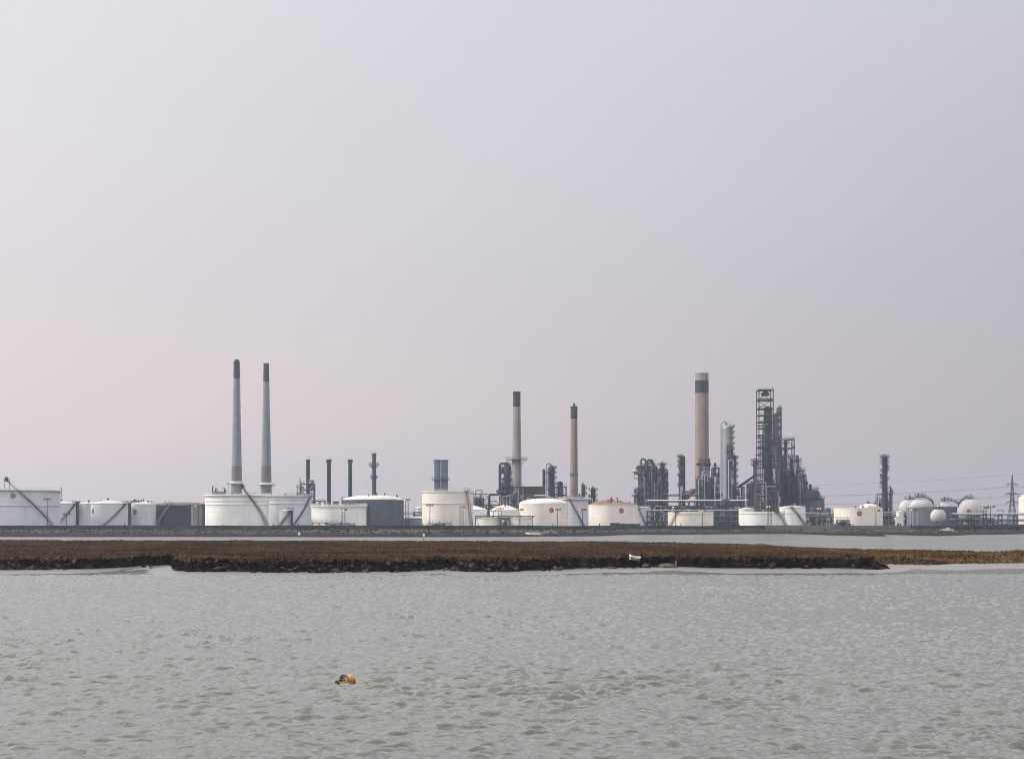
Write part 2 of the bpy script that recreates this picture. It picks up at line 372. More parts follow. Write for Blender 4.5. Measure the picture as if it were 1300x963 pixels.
def scatter_grass(name, N, xr, yr, keep, hgt, mat, wid=.16, lean=.5, blades=3, seed=1, zf=marsh_z):
    r = np.random.RandomState(seed)
    x = r.uniform(xr[0], xr[1], N); y = yr[0] + (yr[1]-yr[0])*r.uniform(0, 1, N)**1.35
    z = zf(x, y); k = keep(x, y, z); x = x[k]; y = y[k]; z = z[k]
    x = np.repeat(x, blades) + r.normal(0, .12, len(x)*blades); y = np.repeat(y, blades) + r.normal(0, .12, len(y)*blades); z = np.repeat(z, blades)
    M = len(x); h = hgt*r.uniform(.4, 1.25, M)*(.7+.6*fbm(x/4, y/4, 2, 5)); a = r.uniform(0, 6.283, M); wd = wid*r.uniform(.5, 1.3, M)
    lx = r.normal(0, lean, M)*h; ly = r.normal(0, lean, M)*h
    co = np.empty((M, 3, 3), np.float32)
    co[:,0] = np.stack([x-np.cos(a)*wd, y-np.sin(a)*wd, z-.04], -1)
    co[:,1] = np.stack([x+np.cos(a)*wd, y+np.sin(a)*wd, z-.04], -1)
    co[:,2] = np.stack([x+lx, y+ly, z+h], -1)
    me = bpy.data.meshes.new(name); me.vertices.add(M*3); me.vertices.foreach_set('co', co.ravel())
    me.loops.add(M*3); me.loops.foreach_set('vertex_index', np.arange(M*3, dtype=np.int32))
    me.polygons.add(M); me.polygons.foreach_set('loop_start', np.arange(0, M*3, 3, dtype=np.int32))
    me.update(calc_edges=True); me.materials.append(mat)
    o = bpy.data.objects.new(name, me); COL.objects.link(o); return o
gm = grass_mat('dead_marsh_grass', (.040,.025,.014), (.118,.076,.045))
g1 = scatter_grass('marsh_grass', 85000, (-115, XC+3), (178, 400), lambda x, y, z: z > .98, .26, gm)
tag(g1, 'brown dead grass covering the flat top of the marsh island', 'grass', kind='stuff')
gm2 = grass_mat('golden_marsh_grass', (.048,.029,.012), (.165,.105,.043))
g2 = scatter_grass('golden_grass', 26000, (XC-1, 120), (192, 300), lambda x, y, z: (z > .16) & (x > XC-1), .26, gm2, seed=4)
tag(g2, 'golden brown grass on the low sloping shore at the right end of the marsh', 'grass', kind='stuff')
lip = scatter_grass('overhanging_grass', 30000, (-75, XC+1), (180, 206), lambda x, y, z: (z > 1.08) & (y - np.interp(x, fx, fd) < 4.2) & (y - np.interp(x, fx, fd) > -2), .27, gm, wid=.12, lean=.9, seed=12)
tag(lip, 'shaggy dead grass hanging over the lip of the marsh bank', 'grass', kind='stuff')
# clods of mud fallen along the foot of the bank
mb = MB(); rr = random.Random(8)
random.seed(8)
for i in range(2300):
    u_ = rr.random()
    px = rr.uniform(-60, 120) if u_ < .13 else rr.uniform(226, 660) if u_ < .62 else rr.uniform(1035, 1130) if u_ < .80 else rr.uniform(-60, 1130)
    if fbm(np.array([px/26.]), np.array([2.]), 2, 77)[0] < .36: continue
    D0 = float(np.interp(X(px, 185), fx, fd)); x = X(px, D0)
    jag = float((fbm(np.array([x/1.7]), np.array([3.0]), 4, 9)[0]-.5)*2.2 + (fbm(np.array([x/7]), np.array([1.0]), 3, 4)[0]-.5)*3)
    y = D0 + jag + rr.uniform(-1.3, 1.5); z = float(marsh_z(np.array([x]), np.array([y]))[0])
    s = rr.uniform(.06, .20)*(1 if rr.random() < .88 else rr.uniform(1.4, 2.4))
    mb.lump((x, y, z + s*.25), s, 6, 4, .35, (1.25, .9, .75))
clod = paint('fallen_mud', (.005,.004,.0034), .98, .9, (.15,.112,.085), sc=(1.3,1.3,1.3), lo=.52, hi=.72)
clod.node_tree.nodes['Principled BSDF'].inputs['Specular IOR Level'].default_value = .05
cl = mb.build('mud_clods', clod); tag(cl, 'dark lumps of mud slumped along the foot of the marsh bank', 'mud lumps', kind='stuff')

# ------------------------------------------------------------------ far shore
sxp, sdp = pts([(-900,681.2),(0,681.2),(500,681.4),(640,681.2),(700,680.6),(765,680.2),(790,678.6),(860,678.4),(1000,677.2),(1075,677),(1085,680),(1130,680.6),(1190,680.2),(1230,678.6),(1300,677.6),(1800,676)])
def land_z(x, y):
    s = np.interp(x, sxp, sdp); t = y - s + (fbm(x/16, x*0, 4, 50)-.5)*9
    Dc = s + 46
    crest = EYE - 11.4*Dc/F
    z = -1.5*sstep(0, -25, t) + .55*sstep(-1, 2.2, t) + .5*sstep(2, 20, t) + (crest-1.05)*sstep(16, 42, t)
    z = z + (fbm(x/11, y/4, 4, 55)-.5)*.55*sstep(0, 6, t)*sstep(46, 34, t)
    z = z*(1-sstep(52, 60, t)) + G*sstep(52, 60, t)
    return z
def land_mat():
    m, n, l, p = nm('shore_ground')
    g = n.new('ShaderNodeNewGeometry'); sp = n.new('ShaderNodeSeparateXYZ'); l.new(g.outputs['Position'], sp.inputs[0])
    def noise(sc, det, ms):
        mp = n.new('ShaderNodeMapping'); mp.inputs['Scale'].default_value = ms; l.new(g.outputs['Position'], mp.inputs[0])
        t = n.new('ShaderNodeTexNoise'); t.inputs['Scale'].default_value = sc; t.inputs['Detail'].default_value = det; l.new(mp.outputs[0], t.inputs['Vector']); return t.outputs['Fac']
    def ramp(f, stops):
        r = n.new('ShaderNodeValToRGB'); e = r.color_ramp.elements
        e[0].position = stops[0][0]; e[0].color = (*stops[0][1], 1); e[1].position = stops[-1][0]; e[1].color = (*stops[-1][1], 1)
        for q, c in stops[1:-1]: k = e.new(q); k.color = (*c, 1)
        l.new(f, r.inputs[0]); return r.outputs[0]
    gr = ramp(noise(.22, 7, (.25,1.2,1)), [(.3, (.014,.018,.017)), (.5, (.038,.041,.034)), (.7, (.10,.09,.07))])
    rk = ramp(noise(.8, 6, (.6,1,1)), [(.35, (.003,.004,.005)), (.7, (.014,.015,.015))])
    zz = n.new('ShaderNodeMath'); zz.operation = 'ADD'; nf = noise(.12, 4, (1,1,1))
    mm = n.new('ShaderNodeMath'); mm.operation = 'MULTIPLY'; mm.inputs[1].default_value = 1.0; l.new(nf, mm.inputs[0])
    l.new(sp.outputs['Z'], zz.inputs[0]); l.new(mm.outputs[0], zz.inputs[1])
    f = n.new('ShaderNodeMapRange'); f.inputs[1].default_value = 1.35; f.inputs[2].default_value = 1.7; l.new(zz.outputs[0], f.inputs[0])
    x = n.new('ShaderNodeMixRGB'); l.new(f.outputs[0], x.inputs[0]); l.new(rk, x.inputs[1]); l.new(gr, x.inputs[2])
    l.new(x.outputs[0], p.inputs['Base Color']); p.inputs['Roughness'].default_value = .95; p.inputs['Specular IOR Level'].default_value = .1
    return m
LX = np.concatenate([-np.geomspace(3000, 400, 14), np.arange(-390, 391, 2.2), np.geomspace(400, 3000, 14)])
LY = np.concatenate([np.arange(470, 800, 2.0), np.arange(805, 1200, 30), np.geomspace(1230, 4500, 12)])
land = grid('shore_ground', LX, LY, land_z, land_mat()); tag(land, kind='structure', label='low grey green shore and ground of the refinery')

LMIN = float(sdp.min())
gm3 = grass_mat('shore_rough_grass', (.018,.022,.016), (.105,.098,.070))
g3 = scatter_grass('shore_grass', 30000, (-260, 330), (LMIN+8, 790), lambda x, y, z: (z > .95) & ((y-np.interp(x, sxp, sdp)) < 44) & ((y-np.interp(x, sxp, sdp)) > 8), .42, gm3, wid=.35, seed=9, zf=land_z)
tag(g3, 'rough grey green grass on the slope of the far shore', 'grass', kind='stuff')
# ================================================================== refinery
WHITE = paint('white_tank_paint', (.80,.78,.76), .5, .42, (.55,.48,.41), sc=(.45,.45,.035), course=2.3)
CREAM = paint('cream_tank_paint', (.76,.705,.64), .5, .45, (.54,.44,.34), sc=(.45,.45,.035), course=2.3)
LILAC = paint('grey_white_tank_paint', (.60,.595,.635), .55, .3, (.34,.32,.33), course=2.3)
DOMEG = paint('greyish_dome_paint', (.46,.45,.44), .65, .5, (.28,.25,.23), sc=(.4,.4,.1))
ROOFW = paint('white_roof_paint', (.66,.64,.62), .6, .45, (.42,.38,.34), sc=(.4,.4,.4))
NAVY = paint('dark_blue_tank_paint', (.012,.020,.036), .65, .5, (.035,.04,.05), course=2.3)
SLATE = paint('slate_tank_paint', (.060,.080,.110), .6, .5, (.11,.12,.135), course=2.6)
LEAD = paint('lead_grey_tank_paint', (.20,.21,.23), .55, .5, (.12,.11,.11), course=2.6)
RUST = paint('rusty_roof_steel', (.20,.105,.06), .8, .6, (.36,.26,.2), sc=(.5,.5,.5), patch=.5, patchcol=(.10,.05,.03))
DSTEEL = paint('dark_weathered_steel', (.012,.018,.027), .7, .6, (.085,.07,.06), sc=(.5,.5,.5))
MSTEEL = paint('grey_weathered_steel', (.055,.07,.092), .65, .5, (.06,.05,.045), sc=(.7,.7,.3))
LSTEEL = paint('galvanised_steel', (.33,.34,.36), .5, .4, (.2,.18,.16), sc=(.7,.7,.3))
CLAD = paint('aluminium_cladding', (.27,.285,.31), .42, .5, (.28,.26,.24), sc=(.8,.8,.2), metal=.25, course=3)
BROWNV = paint('brown_stained_vessel', (.13,.105,.10), .6, .6, (.07,.06,.06), sc=(.7,.7,.15), course=3)
REDB = paint('dark_red_brown_sheeting', (.075,.040,.036), .7, .5, (.04,.03,.03))
PINKB = paint('pale_pink_brick', (.30,.20,.18), .8, .4, (.2,.15,.13))
BLUEST = paint('blue_grey_stack_paint', (.085,.125,.175), .55, .5, (.16,.2,.25), sc=(1,1,.1), course=4)
BANDD = paint('dark_blue_band_paint', (.009,.016,.028), .75, .4, (.03,.035,.04), course=0)
CONC = paint('pale_chimney_concrete', (.235,.25,.275), .85, .8, (.13,.13,.14), sc=(.6,.6,.12), course=6)
CONCT = paint('tan_chimney_concrete', (.27,.21,.185), .85, .85, (.17,.13,.115), sc=(.6,.6,.1), course=5)
CONCG = paint('grey_buff_chimney_concrete', (.28,.265,.25), .85, .8, (.16,.145,.135), sc=(.6,.6,.1), course=5)
BROWNC = paint('brown_grey_concrete', (.165,.15,.145), .85, .4, (.11,.1,.1), course=4)
DARKBOX = paint('dark_blue_container_paint', (.03,.045,.065), .6, .4, (.08,.07,.06))
GREENL = paint('green_badge_paint', (.02,.16,.12), .5, .1)
GREENP = paint('pale_badge_paint', (.30,.30,.30), .5, .1)
REDL = paint('red_badge_paint', (.30,.05,.09), .5, .1)
LAMPON = lampmat('lit_orange_lamp', (1.0,.42,.10), 3.0)
LAMPOFF = paint('lamp_glass', (.5,.42,.35), .3, .1)

def rail(mb, pts_, h=1.1, step=1, w=.09, mi=0):
    P = [Vector(p) for p in pts_]
    for k, p in enumerate(P):
        if k % step == 0: mb.beam(p, p + Vector((0,0,h)), w, mi=mi)
    for a, b in zip(P, P[1:]):
        mb.beam(a + Vector((0,0,h)), b + Vector((0,0,h)), w, mi=mi); mb.beam(a + Vector((0,0,h*.5)), b + Vector((0,0,h*.5)), w*.8, mi=mi)
def ringpts(cx, cy, r, z, a0=0, a1=2*PI, n=24): return [(cx + r*math.sin(a0+(a1-a0)*k/n), cy - r*math.cos(a0+(a1-a0)*k/n), z) for k in range(n+1)]

def badge(t, cx, cy, r, px, py, D, kind, rad=1.2):
    """round painted badge lying on the curved shell"""
    th = math.asin(max(-.98, min(.98, (X(px, D) - cx)/r))); zc = Z(py, D - r*math.cos(th))
    def patch(rad0, rad1, off, sx=1.0):
        mb = MB(); n = 20; vs = []; fs = []
        for q in (rad0, rad1):
            for k in range(n):
                a = 2*PI*k/n; tt = th + q*math.cos(a)*sx/r; R_ = r + off
                vs.append((cx + R_*math.sin(tt), cy - R_*math.cos(tt), zc + q*math.sin(a)))
        for k in range(n): fs.append((k, (k+1)%n, n+(k+1)%n, n+k))
        return mb.add(vs, fs, True)
    main = GREENL if kind == 'green' else REDL
    d = t.part('badge', patch(.01, rad, .03), main, label=('round green badge' if kind == 'green' else 'round red badge'))
    if kind == 'green':
        t.part('badge_ring', patch(rad*.42, rad*.62, .05), GREENP, d)
    else:
        mb = MB(); vs = []
        for i in range(7):
            tt = th + rad*.85*(i/3-1)/r
            for zz in (-.13, .13): vs.append((cx+(r+.05)*math.sin(tt), cy-(r+.05)*math.cos(tt), zc+zz*rad))
        mb.add(vs, [(2*i, 2*i+2, 2*i+3, 2*i+1) for i in range(6)], True)
        t.part('badge_bar', mb, GREENP, d)

def tank(label, L, Rr, top, D, mat, roof='cone', rh=0, roofmat=None, bands=(), stair=None, emblem=None, gird=0, railing=True,
         fit=None, seams=(), ribs=0, base=G, group='storage tanks', fittings=3, seed=0, platform=None, name='storage_tank'):
    cx = X((L+Rr)/2, D); r = S((Rr-L)/2, D); z1 = Z(top, D - r*.9); roofmat = roofmat or ROOFW
    t = Thing(name, label, 'storage tank', (cx, D, base), group); rn = random.Random(seed + int(L))
    sh = MB(); sh.rev(cx, D, [(r+.25, base), (r+.25, base+.25), (r, base+.26), (r, z1-.25)], 72)
    sh.rev(cx, D, [(r+.14, z1-.25), (r+.14, z1), (r-.1, z1)], 72)
    for sx in seams:
        th = math.asin((X(sx, D)-cx)/r); sh.beam((cx+(r+.03)*math.sin(th), D-(r+.03)*math.cos(th), base+.3), (cx+(r+.03)*math.sin(th), D-(r+.03)*math.cos(th), z1), .16)
    if ribs:
        for k in range(ribs):
            a = 2*PI*k/ribs; sh.beam((cx+(r+.06)*math.sin(a), D-(r+.06)*math.cos(a), base+.3), (cx+(r+.06)*math.sin(a), D-(r+.06)*math.cos(a), z1-.3), .22)
    so = t.part('shell', sh, mat)
    for b in bands:
        zb = Z(b, D-r); m = MB(); m.rev(cx, D, [(r+.01, zb-.1), (r+.32, zb-.06), (r+.32, zb+.06), (r+.01, zb+.1)], 72)
        t.part('stiffening_ring', m, mat)
    if gird:
        zb = z1 - .5; m = MB(); m.rev(cx, D, [(r+.02, zb-.35), (r+gird, zb-.05), (r+gird, zb+.12), (r+.02, zb+.12)], 72)
        rail(m, ringpts(cx, D, r+gird-.1, zb+.12, n=48), 1.1, 1, .07); t.part('wind_girder', m, mat)
    H = S(rh, D)
    m = MB()
    if roof == 'cone': m.rev(cx, D, [(r-.12, z1+.02), (r*.55, z1+H*.62), (r*.12, z1+H), (0, z1+H*1.02)], 64)
    elif roof == 'dome': m.rev(cx, D, [((r-.12)*math.cos(a), z1+.02+H*math.sin(a)) for a in [PI/2*k/10 for k in range(11)]], 64, sm_prof=True)
    elif roof == 'ball':
        q = .82 if rh > 8 else .62; m.rev(cx, D, [(r-.12, z1-.1), (r*q, z1)], 64); m.rev(cx, D, [(r*q*math.cos(a), z1+H*math.sin(a)) for a in [PI/2*k/12 for k in range(13)]], 64, sm_prof=True)
    elif roof == 'flat': m.rev(cx, D, [(r-.12, z1-.1), (r*.5, z1+.08), (0, z1+.15)], 64)
    elif roof == 'float':
        m.rev(cx, D, [(r-.12, z1-.3), (r-.13, z1-2.5), (0, z1-2.4)], 64)
    elif roof == 'heap':
        n = 40; prof = []
        vs = []; fs = []; rings = 9
        for i in range(rings+1):
            q = 1-i/rings
            for k in range(n):
                a = 2*PI*k/n
                hh = H*(1-q**2)*(.55+.45*math.sin(a*1.3+2)) + (rn.uniform(-.25,.3) if 0 < i else 0)
                vs.append((cx+(r-.12)*q*math.sin(a), D-(r-.12)*q*math.cos(a), z1+.02+hh))
        for i in range(rings):
            for k in range(n): fs.append((i*n+k, i*n+(k+1)%n, (i+1)*n+(k+1)%n, (i+1)*n+k))
        m.add(vs, fs, False)
    ro = t.part('roof', m, roofmat)
    # roof fittings: vents, gauge hatches
    def rz(q): 
        if roof in ('cone',): return z1 + H*(1-q)*.98
        if roof == 'dome': return z1 + H*math.sqrt(max(0, 1-q*q))
        return z1 - .1
    if roof != 'float':
        for k in range(fittings):
            a = rn.uniform(0, 6.28); q = rn.uniform(.0, .85); vx = cx+r*q*math.sin(a); vy = D-r*q*math.cos(a); v = MB(); hh = rn.uniform(.5, 1.1)
            v.rev(vx, vy, [(.22, rz(q)-.2), (.22, rz(q)+hh), (.45, rz(q)+hh), (.4, rz(q)+hh+.3), (0, rz(q)+hh+.35)], 10)
            t.part('roof_vent', v, rn.choice([LSTEEL, DSTEEL]))
    if railing:
        m = MB(); a0 = rn.uniform(-1.3, 0); rail(m, ringpts(cx, D, r-.25, z1, a0, a0+rn.uniform(1.6, 3), 22), 1.05, 1, .06); t.part('handrail', m, LSTEEL)
    if stair:
        pa, pb = stair[:2]; smat = stair[2] if len(stair) > 2 else DSTEEL
        ta = math.asin(max(-.99, min(.99, (X(pa, D)-cx)/r))); tb = math.asin(max(-.995, min(.995, (X(pb, D)-cx)/r)))
        zt = z1 + (platform or 0)*1.0; n = 30; m = MB()
        for off in (.12, 1.0):
            P = [(cx+(r+off)*math.sin(ta+(tb-ta)*k/n), D-(r+off)*math.cos(ta+(tb-ta)*k/n), zt+(base+.2-zt)*k/n) for k in range(n+1)]
            for a, b in zip(P, P[1:]): m.beam(a, b, .08, .27)
            if off > .5: rail(m, P, 1.05, 2, .055)
        for k in range(n*2):
            q = k/(n*2); th = ta+(tb-ta)*q; z = zt+(base+.2-zt)*q
            m.beam((cx+(r+.12)*math.sin(th), D-(r+.12)*math.cos(th), z), (cx+(r+1.0)*math.sin(th), D-(r+1.0)*math.cos(th), z), .3, .05)
        st = t.part('stairway', m, smat)
        # landing at the head of the stair
        m = MB(); px_, py_ = cx+(r+.4)*math.sin(ta), D-(r+.4)*math.cos(ta)
        m.box(px_-1.1, px_+1.1, py_-1.0, py_+1.4, zt-.1, zt+.05)
        rail(m, [(px_-1.1, py_-1.0, zt), (px_+1.1, py_-1.0, zt), (px_+1.1, py_+1.4, zt), (px_-1.1, py_+1.4, zt), (px_-1.1, py_-1.0, zt)], 1.15, 1, .1)
        if platform: 
            for q in (-1, 1): m.beam((px_+q, py_+.3, z1), (px_+q, py_+.3, zt), .16)
            m.box(px_-.8, px_+.3, py_-.4, py_+.9, zt+.05, zt+1.7)
        t.part('stair_landing', m, DSTEEL)
    if emblem:
        for e in ([emblem] if isinstance(emblem[0], (int, float)) else emblem): badge(t, cx, D, r, e[0], e[1], D, e[2])
    # manhole and inlet pipe low on the shell
    m = MB(); th = rn.uniform(-.9, .9); dv = Vector((math.sin(th), -math.cos(th), 0)); c0 = Vector((cx, D, base+1.1))
    m.tube([c0+dv*(r-.1), c0+dv*(r+.35)], .4, 12); m.tube([c0+dv*(r+.3), c0+dv*(r+.45)], .55, 12); t.part('manhole', m, mat)
    return t, cx, r, z1

def lamp_post(px, top, D, label, lit=1, tw=False, w=.32, base=G, heads=3, arm=1.0):
    x = X(px, D); z = Z(top, D); t = Thing('floodlight_mast', label, 'lamp post', (x, D, base), 'floodlight masts among the tanks')
    m = MB()
    if tw:
        q = .75
        for sx in (-q, q):
            for sy in (-q, q): m.beam((x+sx, D+sy, base), (x+sx*.8, D+sy*.8, z-1.2), .13)
        k = 0; zz = base
        while zz < z-2.6:
            for a, b in (((-q,-q),(q,-q)), ((q,-q),(q,q)), ((q,q),(-q,q)), ((-q,q),(-q,-q))):
                m.beam((x+a[0], D+a[1], zz), (x+b[0], D+b[1], zz+1.5), .07); m.beam((x+a[0], D+a[1], zz+1.5), (x+b[0], D+b[1], zz+1.5), .07)
            zz += 1.5
        m.box(x-.9, x+.9, D-.9, D+.9, z-1.25, z-1.1)
    else: m.tube([(x, D, base), (x, D, z)], [w*.6, w*.38], 8)
    t.part('mast', m, DSTEEL)
    m = MB(); m.beam((x-arm*1.15, D, z-.35), (x+arm*1.15, D, z-.35), .16); 
    if heads > 2: m.beam((x, D-.8, z-.35), (x, D+.8, z-.35), .14)
    t.part('cross_arm', m, DSTEEL)
    rn = random.Random(int(px*7))
    for k in range(heads):
        hx = x + arm*(-1.1 + 2.2*k/max(1, heads-1)) if heads > 1 else x; on = k < lit
        h = MB(); s = .42; h.box(hx-s, hx+s, D-.75, D-.15, z-.5, z+.3); ho_ = t.part('lamp_housing', h, DSTEEL)
        g = MB(); g.lump((hx-.1, D-.82, z-.1), .24 if on else .22, 8, 5, 0, (1.1,.55,.9), smooth=True)
        t.part('lamp', g, LAMPON if on else LAMPOFF, ho_)
    return t

def chimney(label, cx_px, prof, D, bands, plats=(), name='chimney', group='tall chimneys', ladder=True, seg=32, base=G, tip=None):
    """prof: [(py, width_px)] from the top down; bands: [(py_top, py_bottom, material, part name)]"""
    x = X(cx_px, D); t = Thing(name, label, 'chimney', (x, D, base), group)
    def wd(py):
        for (a, wa), (b, wb) in zip(prof, prof[1:]):
            if a <= py <= b: return S(wa + (wb-wa)*(py-a)/(b-a), D)/2
        return S(prof[-1][1], D)/2
    for i, (a, b, mat, pn) in enumerate(bands):
        za, zb = Z(a, D), (Z(b, D) if i < len(bands)-1 else base)
        m = MB(); n = 6; P = []
        for k in range(n+1):
            z = zb + (za-zb)*k/n; py = HOR - (z-EYE)*F/D; P.append((wd(py), z))
        m.rev(x, D, P, seg, sm_prof=True)
        if i == 0:
            rt = wd(a); m.rev(x, D, [(rt, za), (rt*.8, za+.02), (rt*.78, za-3), (0, za-3)], seg)
            m.rev(x, D, [(rt+.02, za-.9), (rt+.18, za-.8), (rt+.18, za-.3), (rt+.02, za-.2)], seg)
        t.part(pn, m, mat)
    for p in plats:
        py, half = p[0], p[1]; z = Z(py, D); rr_ = wd(py); ro = S(half, D); m = MB()
        m.rev(x, D, [(rr_+.02, z-.15), (ro, z-.12), (ro, z+.05), (rr_+.02, z+.05)], 28)
        if len(p) > 3: m.rev(x, D, [(rr_+.6, z-.5), (ro*p[3], z-.1), (ro*p[3], z+1.0), (rr_+.3, z+1.3)], 28)
        rail(m, ringpts(x, D, ro-.06, z, n=20), 1.2, 1, .1)
        for k in range(8):
            a = 2*PI*k/8+.2; m.beam((x+rr_*math.sin(a), D-rr_*math.cos(a), z-ro*.5), (x+(ro-.2)*math.sin(a), D-(ro-.2)*math.cos(a), z-.12), .14)
        t.part('platform', m, p[2] if len(p) > 2 else MSTEEL)
    if ladder:
        z0, z1 = base, Z(prof[0][0], D)-.5; m = MB(); th = .5; n = 20
        for s in (-.28, .28):
            P = []
            for k in range(n+1):
                z = z0+(z1-z0)*k/n; py = HOR-(z-EYE)*F/D; q = wd(py)+.25
                P.append((x+q*math.sin(th)+s, D-q*math.cos(th), z))
            for a, b in zip(P, P[1:]): m.beam(a, b, .1)
        t.part('ladder', m, DSTEEL)
    if tip:
        m = MB(); q = S(tip[1], D)/2; m.rev(x, D, [(q, Z(prof[0][0], D)-1.5), (q, Z(tip[0], D)), (q*.7, Z(tip[0], D)+.01), (q*.7, Z(tip[0], D)-1)], 20); t.part('flue_tip', m, BANDD)
    for k in range(3):
        a = 2*PI*k/3+.4; q = wd(prof[0][0])*.9; m = MB(); zt = Z(prof[0][0], D); m.beam((x+q*math.sin(a), D-q*math.cos(a), zt-.2), (x+q*math.sin(a), D-q*math.cos(a), zt+1.6), .07); t.part('lightning_rod', m, DSTEEL)
    return t

def column(label, px, wpx, top, D, mat, plats=(), side=1, pipe=0, loop=False, base=G, swell=None, cat='distillation column', name='distillation_column', pmat=DSTEEL, group='process columns', domes=True, antenna=True):
    """plats: rows of the access platforms; side: +1 platforms stick out to the right, -1 left, 0 all round"""
    x = X(px, D); r = S(wpx/2, D); z1 = Z(top, D); t = Thing(name, label, cat, (x, D, base), group)
    m = MB(); prof = [(r*1.15, base), (r*1.02, base+3), (r, base+3.2)]
    if swell: 
        for (py, k) in swell: prof.append((r*k, Z(py, D)))
    prof.append((prof[-1][0], z1-r*.7)); rr_ = prof[-1][0]
    m.rev(x, D, prof, 24)
    m.rev(x, D, [(rr_*math.cos(a), z1-r*.7+r*.7*math.sin(a)) for a in [PI/2*k/6 for k in range(7)]], 24, sm_prof=True)
    t.part('vessel', m, mat)
    for j, py in enumerate(plats):
        z = Z(py, D); a0, a1 = {1: (.2, 2.9), -1: (-2.9, -.2), 0: (0, 2*PI)}[side if not isinstance(side, (list, tuple)) else side[j % len(side)]]
        ro = r + 1.25; m = MB(); n = 14
        m.rev(x, D, [(r+.02, z-.14), (ro, z-.1), (ro, z+.05), (r+.02, z+.05)], n, a0=a0, a1=a1)
        rail(m, ringpts(x, D, ro-.06, z, a0, a1, n), 1.15, 1, .1)
        for k in range(4):
            a = a0+(a1-a0)*(k+.5)/4; m.beam((x+r*math.sin(a), D-r*math.cos(a), z-1.3), (x+(ro-.2)*math.sin(a), D-(ro-.2)*math.cos(a), z-.1), .12)
        t.part('platform', m, pmat)
    m = MB(); th = 1.2 if side != -1 else -1.2
    for s in (-.28, .28): m.beam((x+(r+.35)*math.sin(th), D-(r+.35)*math.cos(th)+s, base+1), (x+(r+.35)*math.sin(th), D-(r+.35)*math.cos(th)+s, z1-.4), .1)
    for k in range(int((z1-base)/3)): m.rev(x+(r+.35)*math.sin(th), D-(r+.35)*math.cos(th), [(.4, base+1+3*k), (.4, base+1.15+3*k)], 8)
    t.part('ladder', m, DSTEEL)
    if pipe:
        pxx = x + pipe*(r+.9); pr = max(.22, r*.16)
        m = MB(); P = [(pxx, D-.3, base+2)] + [(pxx, D-.3, z1-.5+ .0)]
        if loop:
            P = [(pxx, D-.3, base+2), (pxx, D-.3, z1-.2)]
            for k in range(1, 7): a = PI*k/6; P.append((pxx - pipe*(r+.9)*.5*(1-math.cos(a)), D-.3, z1-.2 + (r+.9)*.55*math.sin(a)))
            P.append((x, D-.3, z1-1.0))
        m.tube(P, pr, 8); t.part('riser_pipe', m, LSTEEL if mat is CLAD else MSTEEL)
    if antenna:
        m = MB(); m.beam((x+r*.4, D, z1-.4), (x+r*.4, D, z1+1.6), .1); m.tube([(x-r*.3, D, z1-.3), (x-r*.3, D, z1+.9)], .25, 8); t.part('relief_vent', m, DSTEEL)
    return t

def frame_mesh(x0, x1, y0, y1, z0, z1, nx, ny, storeys, w=.32, brace=.45, rn=random):
    m = MB(); xs_ = [x0+(x1-x0)*i/nx for i in range(nx+1)]; ys2 = [y0+(y1-y0)*i/ny for i in range(ny+1)]; zs = [z0+(z1-z0)*i/storeys for i in range(storeys+1)]
    for x in xs_:
        for y in ys2: m.beam((x,y,z0), (x,y,z1), w)
    for z in zs[1:]:
        for y in ys2: m.beam((x0,y,z), (x1,y,z), w*.9)
        for x in xs_: m.beam((x,y0,z), (x,y1,z), w*.9)
    for k in range(storeys):
        for i in range(nx):
            for y in ys2:
                if rn.random() < brace:
                    if rn.random() < .5: m.beam((xs_[i],y,zs[k]), (xs_[i+1],y,zs[k+1]), w*.55)
                    else: m.beam((xs_[i+1],y,zs[k]), (xs_[i],y,zs[k+1]), w*.55)
    return m
